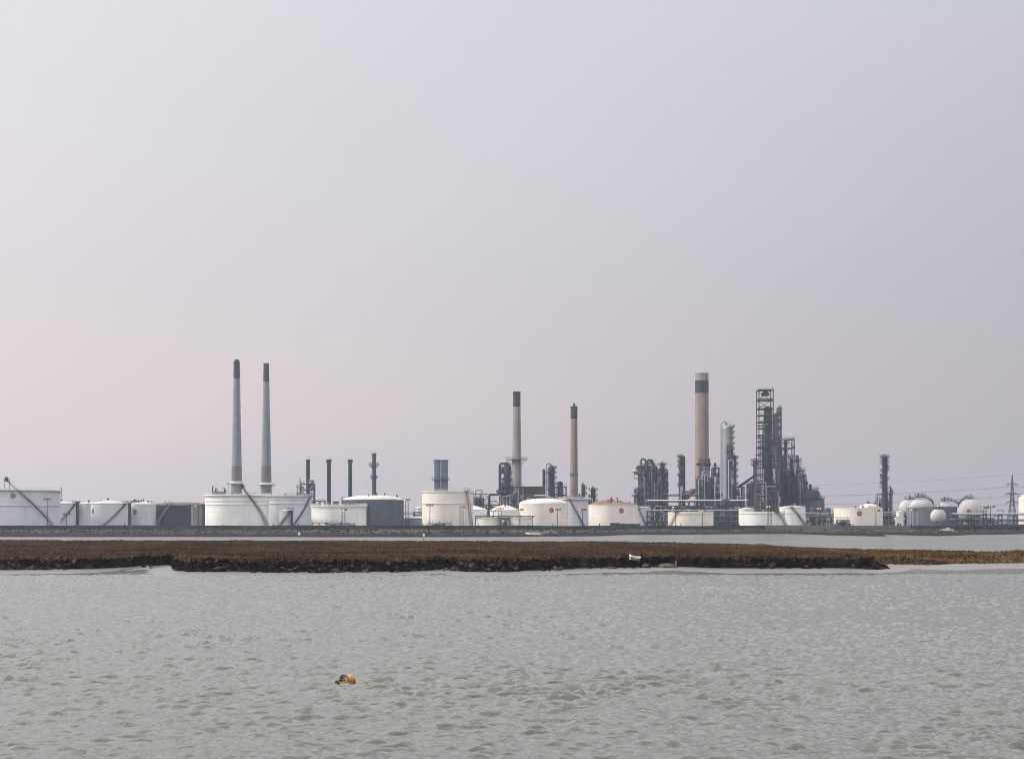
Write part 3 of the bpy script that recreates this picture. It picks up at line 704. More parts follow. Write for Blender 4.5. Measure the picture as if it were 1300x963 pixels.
def structure(label, L, Rr, top, D, depth=10, bay=5.0, storey=4.2, decks=.8, vessels=3, pipes=6, seed=0, mat=DSTEEL, base=G, name='process_structure', cat='process structure', group=None, brace=.45, w=.32, fill=True, vtop=0):
    rn = random.Random(seed); x0, x1 = X(L, D), X(Rr, D); z1 = Z(top, D); y0, y1 = D, D+depth
    t = Thing(name, label, cat, ((x0+x1)/2, D+depth/2, base), group)
    nx = max(1, round((x1-x0)/bay)); ny = max(1, round(depth/bay)); ns = max(1, round((z1-base)/storey))
    t.part('steel_frame', frame_mesh(x0, x1, y0, y1, base, z1, nx, ny, ns, w, brace, rn), mat)
    for k in range(1, ns+1):
        if rn.random() < decks:
            z = base+(z1-base)*k/ns; a = x0 if rn.random() < .7 else x0+(x1-x0)*rn.uniform(.1,.4); b = x1 if rn.random() < .7 else x1-(x1-x0)*rn.uniform(.1,.4)
            m = MB(); m.box(a-.3, b+.3, y0-.3, y1+.3, z+.17, z+.3); rail(m, [(a-.3,y1+.3,z+.3), (a-.3,y0-.3,z+.3), *[(a+(b-a)*i/6, y0-.3, z+.3) for i in range(1,6)], (b+.3,y0-.3,z+.3), (b+.3,y1+.3,z+.3)], 1.1, 1, .09)
            t.part('deck', m, rn.choice([DSTEEL, MSTEEL]))
    for k in range(vessels):
        m = MB(); s = ns if ns < 2 else rn.randint(0, ns-1); z = base+(z1-base)*s/ns+.3; hmax = (z1-base)/ns*rn.choice([.75, .85, 1.7])
        r = rn.uniform(.7, min(2.4, (x1-x0)*.28)); cx = rn.uniform(x0+r, x1-r) if x1-x0 > 2*r else (x0+x1)/2; cy = rn.uniform(y0+1, y1-1)
        if rn.random() < .55: 
            m.rev(cx, cy, [(r, z), (r, z+hmax-r*.5)], 18); m.rev(cx, cy, [(r*math.cos(a), z+hmax-r*.5+r*.5*math.sin(a)) for a in [PI/2*q/5 for q in range(6)]], 18, sm_prof=True)
        else:
            ln = rn.uniform(2.5, 5); r = min(r, 1.4); m.tube([(cx-ln, cy, z+r), (cx-ln+.4, cy, z+r), (cx+ln-.4, cy, z+r), (cx+ln, cy, z+r)], [r*.6, r, r, r*.6], 14)
        t.part('vessel', m, rn.choice([MSTEEL, BROWNV, MSTEEL, DSTEEL, LSTEEL, DSTEEL]))
    for k in range(pipes):
        m = MB(); r = rn.uniform(.14, .42); xa = rn.uniform(x0, x1); ya = y0-rn.uniform(-1, 1.0); za = base+rn.uniform(0, .5)*(z1-base); zb = za+rn.uniform(.25, .6)*(z1-base+vtop)
        xb = min(x1, max(x0, xa+rn.uniform(-6, 6)))
        P = [(xa, ya, base+.5 if rn.random() < .5 else za), (xa, ya, zb-.5), (xa+math.copysign(.5, xb-xa), ya, zb), (xb, ya, zb), (xb, ya+rn.uniform(1, 3), zb)]
        if rn.random() < .5: P = P[:4] + [(xb, ya, zb-rn.uniform(2, 6))]
        m.tube(P, r, 7); t.part('pipe', m, rn.choice([MSTEEL, DSTEEL, LSTEEL, LSTEEL, MSTEEL]))
    return t
def pipe_rack(label, L, Rr, top, D, levels=3, lev=3.2, depth=7, bay=7, base=G, topmat=LSTEEL, seed=0, npipe=4, group='pipe racks', roofmat=None):
    rn = random.Random(seed); x0, x1 = X(L, D), X(Rr, D); z1 = Z(top, D)
    t = Thing('pipe_rack', label, 'pipe rack', ((x0+x1)/2, D+depth/2, base), group)
    n = max(1, round((x1-x0)/bay)); m = MB()
    for i in range(n+1):
        x = x0+(x1-x0)*i/n
        for y in (D, D+depth): m.beam((x,y,base), (x,y,z1-.1), .4)
        for k in range(levels): m.beam((x,D,z1-.3-k*lev), (x,D+depth,z1-.3-k*lev), .35)
        if rn.random() < .3 and i < n:
            m.beam((x,D,base), (x+(x1-x0)/n,D,z1-.3), .2)
    for k in range(levels):
        for y in (D, D+depth): m.beam((x0,y,z1-.3-k*lev-.2), (x1,y,z1-.3-k*lev-.2), .3)
    t.part('steel_frame', m, DSTEEL)
    for k in range(levels):
        for j in range(npipe):
            r = rn.uniform(.16, .42); y = D+.6+j*(depth-1.2)/max(1, npipe-1); z = z1-.1-k*lev+r
            a = x0-(rn.uniform(0,3)); b = x1+rn.uniform(0,3)
            P = [(a,y,z), (b,y,z)]
            if rn.random() < .3:
                c = rn.uniform(x0+4, x1-8) if x1-x0 > 14 else (x0+x1)/2; P = [(a,y,z), (c,y,z), (c,y,z+1.6), (c+3,y,z+1.6), (c+3,y,z), (b,y,z)]
            m = MB(); m.tube(P, r, 8); t.part('pipe', m, (topmat if (k == 0 and j < 2) else rn.choice([MSTEEL, DSTEEL, LSTEEL, MSTEEL, BROWNV])))
    if roofmat:
        m = MB(); m.box(x0-.5, x1+.5, D-.6, D+depth+.6, z1+1.2, z1+1.9); t.part('canopy', m, roofmat)
    return t
# ------------------------------------------------------------------ tanks, left to right
tank('huge pale grey tank cut by the left photo edge, with a long dark stair', -36, 75, 621, 770, LILAC, 'float', bands=(641.5,), seams=(27,), stair=(25, 72), emblem=(32, 629, 'green'), gird=1.0, platform=3.6, fittings=0, railing=False)
tank('grey white tank just right of the huge left tank, with a thin diagonal stair', 58, 99, 638.5, 830, LILAC, 'cone', 3.2, stair=(97, 76))
tank('narrow sliver of a grey white tank seen between two tanks near the left edge', 98, 132, 639, 835, LILAC, 'cone', 2.5, fittings=4)
tank('grey white tank with a green badge on its left and a stair on its right', 116, 163.5, 638.5, 790, LILAC, 'cone', 4, stair=(161, 135), emblem=(121.5, 648.5, 'green'))
tank('short grey white tank with a green badge, beside the dark blue tank', 166, 197.5, 639.5, 800, LILAC, 'cone', 3.2, emblem=(174, 649.5, 'green'), fittings=4)
tank('dark navy blue tank with a pale diagonal stair', 197.5, 243, 641, 810, NAVY, 'cone', 1.4, NAVY, stair=(220, 203, LSTEEL))
tank('low brown roofed tank peeping up behind the navy blue tank', 196, 262, 640, 905, NAVY, 'dome', 3.2, RUST, fittings=2)
tank('small ribbed grey tank standing beside the navy blue tank', 243, 256, 641, 775, LEAD, 'flat', ribs=14, fittings=1)
tank('biggest white tank, in front of the two tall grey chimneys', 261, 341, 627.5, 765, WHITE, 'flat', bands=(635.5, 639.8), stair=(314, 340), gird=.9, platform=2.6, fittings=6, seams=(311,))
tank('large white tank half hidden behind the biggest white tank', 332, 395.5, 628.5, 800, LILAC, 'flat', bands=(633.5, 639), stair=(394, 374), gird=.8, fittings=4)
tank('small white upright tank standing before the large half hidden tank', 354, 372, 648, 752, LILAC, 'cone', 1.2, stair=(369, 356), railing=False, fittings=1)
tank('wide low white tank below the three thin black stacks', 395.5, 465, 641, 770, WHITE, 'flat', bands=(644.5,), gird=.5, fittings=3)
tank('wide slate blue tank with a white domed roof', 435, 512, 634, 815, SLATE, 'dome', 6, ROOFW, ribs=46, fittings=5)
tank('tall cream tank in front of the twin blue stacks', 536, 600.5, 623, 765, CREAM, 'float', bands=(639,), seams=(584,), gird=.35, fittings=0, stair=(592, 598))
tank('white domed tank partly hidden behind the tall cream tank', 578, 618.5, 646.5, 830, WHITE, 'cone', 5.5, fittings=1, railing=False)
tank('white tank with a pointed roof behind the two low tanks', 622, 659, 647, 825, WHITE, 'cone', 6.5, fittings=2, railing=False)
tank('low white round tank, left one of the pair under the pointed roof tank', 604.5, 636, 657.5, 750, CREAM, 'flat', fittings=2, group='pair of low tanks')
tank('low white round tank with a dark door, right one of the pair of low tanks', 644, 676, 657.5, 752, CREAM, 'flat', fittings=2, group='pair of low tanks')
tank('cream domed tank with a red badge in the middle of the refinery', 659, 721.5, 639, 800, CREAM, 'dome', 7, CREAM, emblem=(699.5, 647.5, 'red'), fittings=4)
tank('grey white tank under the tan chimney, with a broad stair at its foot', 712, 746, 632.5, 840, LILAC, 'flat', gird=1.2, stair=(722, 740), fittings=3)
tank('cream tank with a rusty brown roof and a red badge', 747, 809.5, 640, 775, CREAM, 'heap', 6, RUST, emblem=(787, 648, 'red'), fittings=3)
tank('small white tank with two stairs, right of the rusty roofed tank', 799, 826, 643.5, 850, LILAC, 'cone', 1, stair=(809, 819), fittings=2)
tank('low cream tank between the process blocks, with two lit lamps before it', 848, 905.5, 649.5, 770, CREAM, 'flat', bands=(652,), stair=(857, 850, CREAM), fittings=3)
tank('small white tank standing behind the wide low tank under the steel tower', 938, 957, 645.5, 835, WHITE, 'cone', 1.5, fittings=1)
tank('wide low white tank under the tall steel tower', 938, 996.5, 649.5, 765, WHITE, 'flat', bands=(651.5,), stair=(982, 996, LSTEEL), fittings=2)
tank('white tank with a diagonal stair, right of the wide low tank', 989, 1022.5, 643.5, 800, WHITE, 'cone', 2.2, bands=(651,), stair=(1002, 1020), fittings=2)
tank('cream tank with a red badge, left of the isolated slim column', 1059, 1120, 644.5, 775, CREAM, 'flat', emblem=(1085, 651.5, 'red'), fittings=4)
tank('white domed tank just behind the cream tank with the red badge', 1090, 1117, 645, 850, WHITE, 'dome', 6, fittings=3)
tank('ribbed grey tank under a white dome', 1151.5, 1186, 643.3, 790, LEAD, 'ball', 11, DOMEG, ribs=20, fittings=0)
tank('dark grey tank with a small white dome, behind the cream sphere', 1184, 1218, 643, 815, SLATE, 'ball', 6, DOMEG, fittings=0)
tank('cream domed tank cut by the right edge of the photo', 1294, 1340, 633, 790, CREAM, 'dome', 8, CREAM, fittings=2)
tank('slim white tank hidden behind the white box by the ribbed tank', 1138, 1147, 649, 780, WHITE, 'cone', .8, fittings=1, railing=False)
tank('low domed grey tank left of the tall cream tank', 512, 540, 657.5, 830, LEAD, 'dome', 2.5, ROOFW, fittings=2)
tank('small white drum shaped tank beside the tall cream tank', 528, 536, 644.5, 860, WHITE, 'dome', 1.5, fittings=0, railing=False)

# spheres on legs
def sphere_tank(label, cx_px, cy, rp, D, mat=CREAM, emb=None, arch=True, base=G):
    x = X(cx_px, D); r = S(rp, D); zc = Z(cy, D); t = Thing('gas_sphere', label, 'gas sphere', (x, D, base), 'spherical gas tanks')
    m = MB(); m.rev(x, D, [(r*math.sin(a), zc - r*math.cos(a)) for a in [PI*k/28 for k in range(29)]], 48, sm_prof=True)
    t.part('sphere', m, mat)
    for k in range(8):
        a = 2*PI*k/8+.2; m = MB(); m.tube([(x+r*.72*math.sin(a), D-r*.72*math.cos(a), base), (x+r*.72*math.sin(a), D-r*.72*math.cos(a), zc-r*.6)], .28, 8); t.part('leg', m, MSTEEL)
    m = MB(); zt = zc+r; m.box(x-1.6, x+1.6, D-1.6, D+1.6, zt+.05, zt+.25); rail(m, [(x-1.6,D-1.6,zt+.2), (x+1.6,D-1.6,zt+.2), (x+1.6,D+1.6,zt+.2), (x-1.6,D+1.6,zt+.2), (x-1.6,D-1.6,zt+.2)], 1.2, 1, .12)
    m.tube([(x+.5,D,zt), (x+.5,D,zt+2.4)], .18, 6); t.part('top_platform', m, DSTEEL)
    if arch:
        sg = arch; m = MB(); n = 12
        for off in (-.4, .4):
            P = [(x+sg*(r+.5)*math.sin(a), D-1.5+off, zc+(r+.5)*math.cos(a)) for a in [(.1+1.15*k/n) for k in range(n+1)]]
            for a, b in zip(P, P[1:]): m.beam(a, b, .12, .3)
            rail(m, P, 1.0, 2, .08)
            if off < 0: P0 = P
        for a, b in zip(P0, P): m.beam(a, b, .3, .06)
        t.part('stairway', m, DSTEEL)
    if emb:
        m = MB(); s = .75
        a = math.asin((X(emb, D)-x)/r); q = Vector((math.sin(a), -math.cos(a), 0)); u = Vector((math.cos(a), math.sin(a), 0)); c = Vector((x, D, zc)) + q*(r+.04)
        m.add([tuple(c - u*s + Vector((0,0,-s))), tuple(c + u*s + Vector((0,0,-s))), tuple(c + u*s + Vector((0,0,s))), tuple(c - u*s + Vector((0,0,s)))], [(0,1,2,3)])
        m.add([tuple(c - u*s - q*.3 + Vector((0,0,-s))), tuple(c + u*s - q*.3+ Vector((0,0,-s))), tuple(c + u*s - q*.3+ Vector((0,0,s))), tuple(c - u*s - q*.3+ Vector((0,0,s)))], [(3,2,1,0)])
        t.part('badge', m, REDL, label='square red badge')
    return t
sphere_tank('white gas sphere half hidden on the left of the ribbed domed tank', 1153, 645.5, 12, 830, DOMEG, arch=1)
sphere_tank('small cream sphere low in front of the dark grey tank', 1191, 655, 9.8, 758, DOMEG, arch=0)
sphere_tank('big white gas sphere with a red square, near the pylon', 1231.3, 648.2, 15.6, 800, DOMEG, emb=1226, arch=-1)
# curved stairs over the two domed tanks
for (cxp, top, rp, D, lab) in ((1168, 632, 17, 789, 'arched walkway over the white dome of the ribbed tank'), (1201, 636.5, 16, 814, 'arched walkway over the small dome of the dark grey tank')):
    x = X(cxp, D); r = S(rp, D); zt = Z(top, D); t = Thing('arched_walkway', lab, 'walkway', (x, D, zt-6), 'arched walkways')
    m = MB(); n = 14
    for off in (-.45, .45):
        P = [(x+r*math.sin(a), D+off, zt+.5-S(11 if rp > 16.5 else 6, D)*(1-math.cos(a))*1.0) for a in [(-.35+1.9*k/n) for k in range(n+1)]]
        for a, b in zip(P, P[1:]): m.beam(a, b, .12, .32)
        t_r = m
        rail(m, P, 1.05, 2, .09)
        if off < 0: P0 = P
    for a, b in zip(P0, P): m.beam(a, b, .3, .06)
    t.part('walkway', m, DSTEEL)
    m = MB(); m.box(x-2.2, x+2.2, D-1.2, D+1.2, zt+.5, zt+.7); rail(m, [(x-2.2,D-1.2,zt+.6), (x,D-1.2,zt+.6), (x+2.2,D-1.2,zt+.6), (x+2.2,D+1.2,zt+.6), (x-2.2,D+1.2,zt+.6)], 1.2, 1, .12)
    m.tube([(x-.8,D,zt), (x-.8,D,zt+2.5)], .2, 6); m.tube([(x+.9,D,zt), (x+.9,D,zt+3.2)], .12, 6); t.part('platform', m, DSTEEL)

# ------------------------------------------------------------------ chimneys
chimney('left one of the two tallest grey chimneys, dark tip and stepped top', 300.5, [(458.5,7.6),(591,12.6),(627,14),(668,14.5)], 1010, [(458.5,480,BANDD,'dark_tip'),(480,591,CONC,'shaft'),(591,612,BROWNC,'brown_band'),(612,668,CONC,'plinth')], [(613.5,10.5,ROOFW,.8)], tip=(456.3,5.4), group='pair of tall grey chimneys')
chimney('right one of the two tallest grey chimneys, with a flat dark tip', 338, [(461,6.8),(591,12.4),(627,14),(668,14.5)], 1030, [(461,484.5,BANDD,'dark_tip'),(484.5,591,CONC,'shaft'),(591,612,BROWNC,'brown_band'),(612,668,CONC,'plinth')], [(615,12.5,ROOFW,.72)], group='pair of tall grey chimneys')
chimney('buff chimney with a dark tip and a wide platform, beside the piped furnace', 656, [(497,9.6),(516,9.7),(580,11.8),(668,13.6)], 960, [(497,516,BANDD,'dark_tip'),(516,668,CONCG,'shaft')], [(583,14)])
chimney('tan chimney with a short flue on top of its dark tip', 728.7, [(515.5,8.6),(531,8.7),(580,9.3),(668,10.6)], 975, [(515.5,531.5,BANDD,'dark_tip'),(531.5,668,CONCT,'shaft')], [(603,5.6)], tip=(511.8,2.4))
chimney('widest chimney, tan shaft with a dark collar under a grey top', 891, [(473.5,17.2),(500,17.3),(668,18.4)], 985, [(473.5,483,CONCG,'grey_top'),(483,499,BANDD,'dark_collar'),(499,668,CONCT,'shaft')], [], seg=40)
for i, (px, t0, t1, w_, lb) in enumerate(((391, 583, 668, 5.0, 'thin black stack rising from the tangle of pipes'), (417.5, 583, 668, 5.2, 'thin black stack, middle one of three'), (444.5, 583, 668, 5.0, 'thin black stack rising behind the slate blue tank'))):
    chimney(lb, px, [(t0, w_), (t1, w_)], 940+i*6, [(t0, t1, BANDD, 'shaft')], [(t0+3, w_/2+.9)] if i else [], group='three thin black stacks', seg=20)
chimney('slim grey stack with a round platform near its top', 474.8, [(575, 5.6), (668, 6.0)], 940, [(575, 668, MSTEEL, 'shaft')], [(590.5, 6.5), (606, 4.6)], group=None, seg=20)
t = Thing('twin_stack', 'pair of joined blue stacks rising behind the tall cream tank', 'chimney', (X(560, 900), 900, G))
for px in (555.1, 564.4):
    x = X(px, 900); r = S(4.3, 900); z1 = Z(583.3, 900); m = MB(); m.rev(x, 900, [(r, G), (r, z1), (r*.85, z1+.02), (r*.85, z1-3)], 24); m.rev(x, 900, [(r+.02, z1-.7), (r+.3, z1-.6), (r+.3, z1-.1), (r+.02, z1)], 24)
    t.part('flue', m, BLUEST)
m = MB(); z = Z(608.5, 900); xa, xb = X(548.5, 900), X(571, 900); m.box(xa, xb, 896.5, 903.5, z-.2, z)
rail(m, [(xa+(xb-xa)*i/8, 896.6, z) for i in range(9)], 1.2, 1, .1); rail(m, [(xa, 896.6, z), (xa, 900, z), (xa, 903.4, z)], 1.2, 1, .1); t.part('platform', m, DSTEEL)

# ------------------------------------------------------------------ process units
structure('tangle of dark pipework behind the half hidden white tank', 381, 398, 614, 930, 7, 3.2, 3.4, 1, 4, 14, 3, vtop=4)
structure('low dark pipe frame right of the pipe tangle', 399, 412, 636, 900, 5, 3.5, 4, 1, 2, 8, 4)
structure('white railed frame on the left of the pipe tangle', 377, 384, 618, 925, 4, 3, 4, 1, 0, 2, 5, mat=LSTEEL)
single('plant_hut', MB().box(X(423,905), X(429,905), 905, 909, G, Z(636.5,905)).box(X(422,905), X(430,905), 904.8, 909.2, Z(636.5,905), Z(636,905)), MSTEEL, (X(426,905), 907, G), 'grey flat roofed plant hut between the first thin black stacks', 'hut')
structure('low grey structure at the left of the slate blue tank roof', 434, 444, 634, 900, 6, 4, 4.5, 1, 2, 4, 6)
pipe_rack('low pipe rack left of the tall cream tank', 510, 540, 650.5, 850, 2, 3.2, seed=7)
structure('dark low process block behind the cream tank, left of the furnace', 598, 634, 627, 930, 12, 5, 5, .9, 6, 22, 8, vtop=2)
structure('small vent frame sticking up between the cream tank and the furnace', 604, 612, 622, 945, 5, 3.5, 5, .5, 1, 5, 9)
# furnace beside the buff chimney with its big looping pipe
structure('tall dark clad furnace tower left of the buff chimney', 636, 649, 593, 935, 10, 3, 3.2, 1, 8, 30, 10, w=.22)
structure('wide lower furnace block around the foot of the buff chimney', 634, 664, 618, 928, 9, 3.2, 3.3, 1, 9, 40, 11, w=.22)
column('dark domed column inside the furnace tower', 644, 8, 587, 932, DSTEEL, (600, 609, 618, 627, 636), 0, name='process_column', group='process columns')
mb = MB(); D = 922
P = [(X(620.5,D),D,G), (X(620.5,D),D,Z(630,D)), (X(622.5,D),D,Z(627.5,D)), (X(632,D),D,Z(627.5,D)), (X(634.3,D),D,Z(625,D)), (X(634.3,D),D,Z(590.5,D)), (X(636.3,D),D,Z(588,D)), (X(643,D),D,Z(588,D)), (X(646.5,D),D,Z(590.5,D)), (X(648,D),D+4,Z(596,D))]
mb.tube(P, .62, 10); single('looping_pipe', mb, DSTEEL, (X(634,D), D, G), 'thick dark pipe looping up and over the furnace tower', 'pipe')
t = Thing('plant_building', 'dark red brown building between the buff chimney and the small columns', 'building', (X(675,940), 945, G))
t.part('wall', MB().box(X(661,940), X(690,940), 940, 956, G, Z(626,940)), PINKB)
t.part('upper_storey', MB().box(X(660.5,940), X(691,940), 939, 957, Z(626,940)+.003, Z(618,940)), REDB)
t.part('roof', MB().box(X(660,940), X(691.5,940), 938.5, 957.5, Z(618,940), Z(617.2,940)), DSTEEL)
for k in range(5):
    t.part('window', MB().box(X(664+4.6*k,940), X(666.6+4.6*k,940), 939.9, 940.05, Z(633,940), Z(629.5,940)), NAVY)
t.part('lean_to', MB().box(X(674,934), X(692,934), 930, 938, G, Z(629,934)), MSTEEL)
column('thin dark column, left one of the close pair left of the tan chimney', 690.3, 3.4, 595, 905, DSTEEL, (601, 612), 1, antenna=False)
column('slim bright column between the two dark ones', 693.6, 1.7, 592, 902, CLAD, (), 1, antenna=False)
column('broad dark column with a cluttered top, left of the tan chimney', 700, 8, 591, 908, DSTEEL, (594, 600, 607, 614, 621), (1, 0, 1), pipe=-1, loop=True)
structure('dark blocky structure at the foot of the broad dark column', 703, 719, 618, 915, 9, 4, 4.5, 1, 5, 9, 12)
single('pipe_bend', MB().tube([(X(678,880),880,Z(629,880)), (X(692,880),880,Z(629,880)), (X(700,880),880,Z(632,880)), (X(706,880),880,Z(633.2,880)), (X(752,880),880,Z(633.2,880)), (X(754,880),880,G)], .5, 8), LSTEEL, (X(700,880),880,G), 'pale pipe bending down over the cream domed tank', 'pipe')
column('small dark column right of the tan chimney foot', 740.3, 4.6, 614, 930, DSTEEL, (620, 627), 1)
column('short stub vent close to the tan chimney foot', 735.5, 2.6, 626, 925, MSTEEL, (), 0, antenna=False, name='process_column')
column('short dark column with a pronged top, left of the rusty tank roof', 753, 6, 618.5, 935, DSTEEL, (622, 629, 636), 0)
column('tiny grey drum column between two short dark columns', 748, 3, 628, 938, MSTEEL, (), 0, antenna=False, name='process_column')
# unit right of the rusty roofed tank
structure('massive dark process block with arching pipes on its top', 813, 834, 592, 950, 16, 3.2, 3.2, 1, 22, 60, 13, vtop=3, w=.24)
structure('lower left shoulder of the massive dark block', 807, 817, 621, 938, 10, 4, 4.4, 1, 6, 10, 14)
for (px, w_, tp, lab) in ((817, 6.2, 590, 'left'), (825.5, 7.4, 584.5, 'middle'), (831.5, 4.6, 591, 'right')):
    column('dark column packed in the massive block, %s one of three' % lab, px, w_, tp, 958, MSTEEL if lab == 'middle' else DSTEEL, (598, 608, 618, 628), 0)
for i, P in enumerate([[(813.5,640),(813.5,585),(815,582.5),(818.5,582.5),(820,585),(820,600)], [(821,600),(821,586),(823,583.5),(827.5,584.5),(829.5,588),(830,610)], [(815,592),(809.5,592),(808,594),(808,600),(812,604)]]):
    mb = MB(); mb.tube([(X(a,941),941-i*.8,Z(b,941)) for a, b in P], .65, 9); single('arching_pipe', mb, [MSTEEL, DSTEEL, REDB][i], (X(P[0][0],941),941-i*.8,Z(P[0][1],941)), ['grey pipe arching over the left top of the massive block', 'dark pipe arching over the right top of the massive block', 'brown pipe curling out of the left side of the massive block'][i], 'pipe', 'arching pipes')
t = Thing('side_hopper', 'pale orange hopper hanging on the left of the massive block', 'hopper', (X(806.5,940),940,Z(606,940)))
t.part('cone', MB().rev(X(806.5,940),940,[(.3,Z(601.5,940)),(1.7,Z(598.5,940)),(1.7,Z(597,940)),(0,Z(594,940))],14), paint('pale_orange_steel', (.6,.36,.25), .5, .3))
t.part('bracket', MB().box(X(804.5,940), X(816,940), 938.5, 941.5, Z(602.3,940), Z(601.7,940)).beam((X(805,940),940,Z(602,940)),(X(805,940),940,Z(606.5,940)),.2).beam((X(805,940),940,Z(606.5,940)),(X(815,940),940,Z(606.5,940)),.2).beam((X(806,940),940,Z(606.5,940)),(X(814,940),940,Z(611,940)),.2), DSTEEL)
column('dark column with a cross arm at its top, right of the massive block', 841, 5, 586.5, 945, DSTEEL, (590, 597, 604, 612, 620), 0)
structure('narrow dark framed tower around the cross armed column', 837, 848, 596, 948, 9, 2.8, 3.2, 1, 6, 26, 15, w=.22)
column('thick dark column standing alone between two units', 866.5, 7.2, 578, 930, DSTEEL, (580, 586, 592, 603.5, 616), -1)
pipe_rack('pipe bridge joining the massive block to the widest chimney', 846, 886, 628, 925, 1, 3, 4, 9, seed=16, topmat=MSTEEL)
single('flue_duct', MB().beam((X(868,950),955,Z(633,950)), (X(885,950),970,Z(622,950)), 2.6), REDB, (X(876,950),960,Z(633,950)), 'dark sloping duct running up to the widest chimney', 'duct')
structure('dark process block wrapped round the foot of the widest chimney', 887, 904, 608, 940, 13, 3, 3.2, 1, 12, 46, 17, vtop=6, w=.22)
structure('slim framed pipe tower on the front of the widest chimney', 890, 901, 584, 945, 8, 2.8, 3.0, .8, 3, 26, 18, vtop=2, w=.18)
structure('small dark tower between the widest chimney and the bright column', 905.5, 914, 594, 938, 8, 3.6, 4, 1, 7, 14, 19, vtop=4)
column('tall bright metal column with a looped pipe on top', 923.4, 12.6, 539, 920, CLAD, (542, 549, 556, 563, 570, 577, 590, 604), 1, pipe=-1, loop=True)
column('dark column with many platforms behind the bright column', 931, 7, 577, 932, DSTEEL, (581, 589, 597, 605, 614), 1)
structure('dark block at the foot of the bright column', 924, 945, 618, 935, 12, 4.5, 4.4, 1, 9, 20, 20)
t = Thing('conveyor', 'sloping conveyor gallery climbing towards the steel tower', 'conveyor', (X(949,925), 925, G))
t.part('gallery', MB().beam((X(937.5,925),925,Z(618,925)), (X(961,925),925,Z(601.5,925)), 1.3, 1.3), DSTEEL)
t.part('trestle', MB().beam((X(938,925),925,G),(X(938,925),925,Z(618,925)),.4).beam((X(949,925),925,G),(X(949,925),925,Z(610,925)),.4), DSTEEL)
column('brownish round column left of the steel tower', 958.5, 5, 583, 932, BROWNV, (585, 590), 0)
# the main cracker tower
D = 950; rn = random.Random(77)
t = Thing('steel_tower', 'tallest open steel tower with a dark column inside and an empty frame on top', 'steel tower', (X(972,D), D+5, G))
x0, x1 = X(963.5,D), X(981.6,D); zt = Z(494.5,D); z5 = Z(518,D)
t.part('top_frame', frame_mesh(x0, x1, D, D+9, z5, zt, 1, 1, 2, .5, .9, rn), DSTEEL)
m = frame_mesh(x0, x1, D, D+9, G, z5-.3, 1, 1, 18, .5, .25, rn); t.part('lower_frame', m, DSTEEL)
m = MB(); m.box(X(968.5,D), X(977.5,D), D+2, D+7, Z(501.5,D), Z(497.5,D)); m.rev(X(973,D), D+4, [(1.6, Z(501,D)), (2.0, Z(499,D)), (1.2, Z(496,D)), (0, Z(495.6,D))], 14); t.part('hoist', m, NAVY)
m = MB(); m.beam((x1-.3,D,zt), (x1-.3,D,Z(488.5,D)), .16); t.part('aerial', m, DSTEEL)
m = MB(); xc = X(976.6,D); r = S(5.4,D); m.rev(xc, D+5, [(r*1.1,G), (r,G+6), (r,z5+.5), (r*.4,z5+1.2), (0,z5+1.2)], 28); t.part('reactor_vessel', m, DSTEEL)
for k, py in enumerate((494.6, 508, 518, 526.5, 540, 555, 567, 577, 590, 604, 617)):
    m = MB(); z = Z(py,D); m.box(x0-.4, x1+.4 if k < 3 else X(973,D), D-.9, D+9.4, z-.15, z+.02)
    rail(m, [(x0-.4+(x1+.4-x0)*i/5, D-.9, z) for i in range(6)], 1.15, 1, .1)
    if py > 560: m.box(X(959.5 if k % 2 else 961.5,D), x0, D+1, D+5, z-.15, z+.02)
    t.part('deck', m, MSTEEL if k % 2 else DSTEEL)
for k in range(12):
    m = MB(); xx = X(rn.uniform(965,971),D); za = Z(rn.uniform(560,640),D); zb = Z(rn.uniform(525,560),D); m.tube([(xx,D+1,za),(xx,D+1,zb),(xx+rn.uniform(1,3),D+1,zb+.3)], rn.uniform(.15,.35), 7); t.part('pipe', m, rn.choice([LSTEEL,MSTEEL,MSTEEL]))
column('brown column standing against the right side of the steel tower', 984.3, 7.6, 524, 958, BROWNV, (526, 534, 545, 556), 1, antenna=False, swell=[(645,1.0),(530,.95)])
structure('narrow riser frame right of the brown column', 988, 992, 517.5, 962, 5, 3, 3.6, .6, 1, 6, 21, mat=MSTEEL, w=.36)
structure('open frame tower with a wide gantry top, right of the steel tower', 990, 1008.5, 557.5, 955, 9, 5, 4.6, .8, 7, 16, 22, w=.36, brace=.3)
column('thin dark column inside the open gantry frame', 997.5, 3.2, 556, 958, DSTEEL, (563, 571, 580, 590), 0, antenna=False)
column('second dark column inside the gantry frame, lower', 1003.5, 3.6, 580, 957, MSTEEL, (587, 596, 606), 0)
structure('shorter open frame stepping down on the right', 1008.5, 1017, 584, 950, 8, 3.4, 4, 1, 6, 16, 23, w=.3)
structure('lowest step of the open frames, next to the hopper building', 1013, 1022, 597, 945, 8, 3.2, 3.6, 1, 7, 16, 24, w=.28)
structure('dense dark block filling the foot of the open frames', 984, 1024, 602, 952, 14, 3.4, 3.3, 1, 22, 60, 25, w=.24)
structure('dense dark block at the foot of the steel tower', 951, 990, 614, 938, 12, 3.4, 3.3, 1, 18, 56, 26, w=.24)
for px, w_, tp in ((992, 5, 590), (1000, 6, 598), (1009, 5, 606), (1016, 4, 612)):
    column('dark round column rising from the dense block, %s' % {992: 'first and tallest', 1000: 'second from the steel tower', 1009: 'third from the steel tower', 1016: 'last and lowest'}[px], px, w_, tp, 947, DSTEEL, tuple(range(int(tp)+6, 650, 9)), 0, group='columns of the dense block')
column('slim column left of the steel tower foot', 955, 5, 612, 934, MSTEEL, (619, 628), 0)
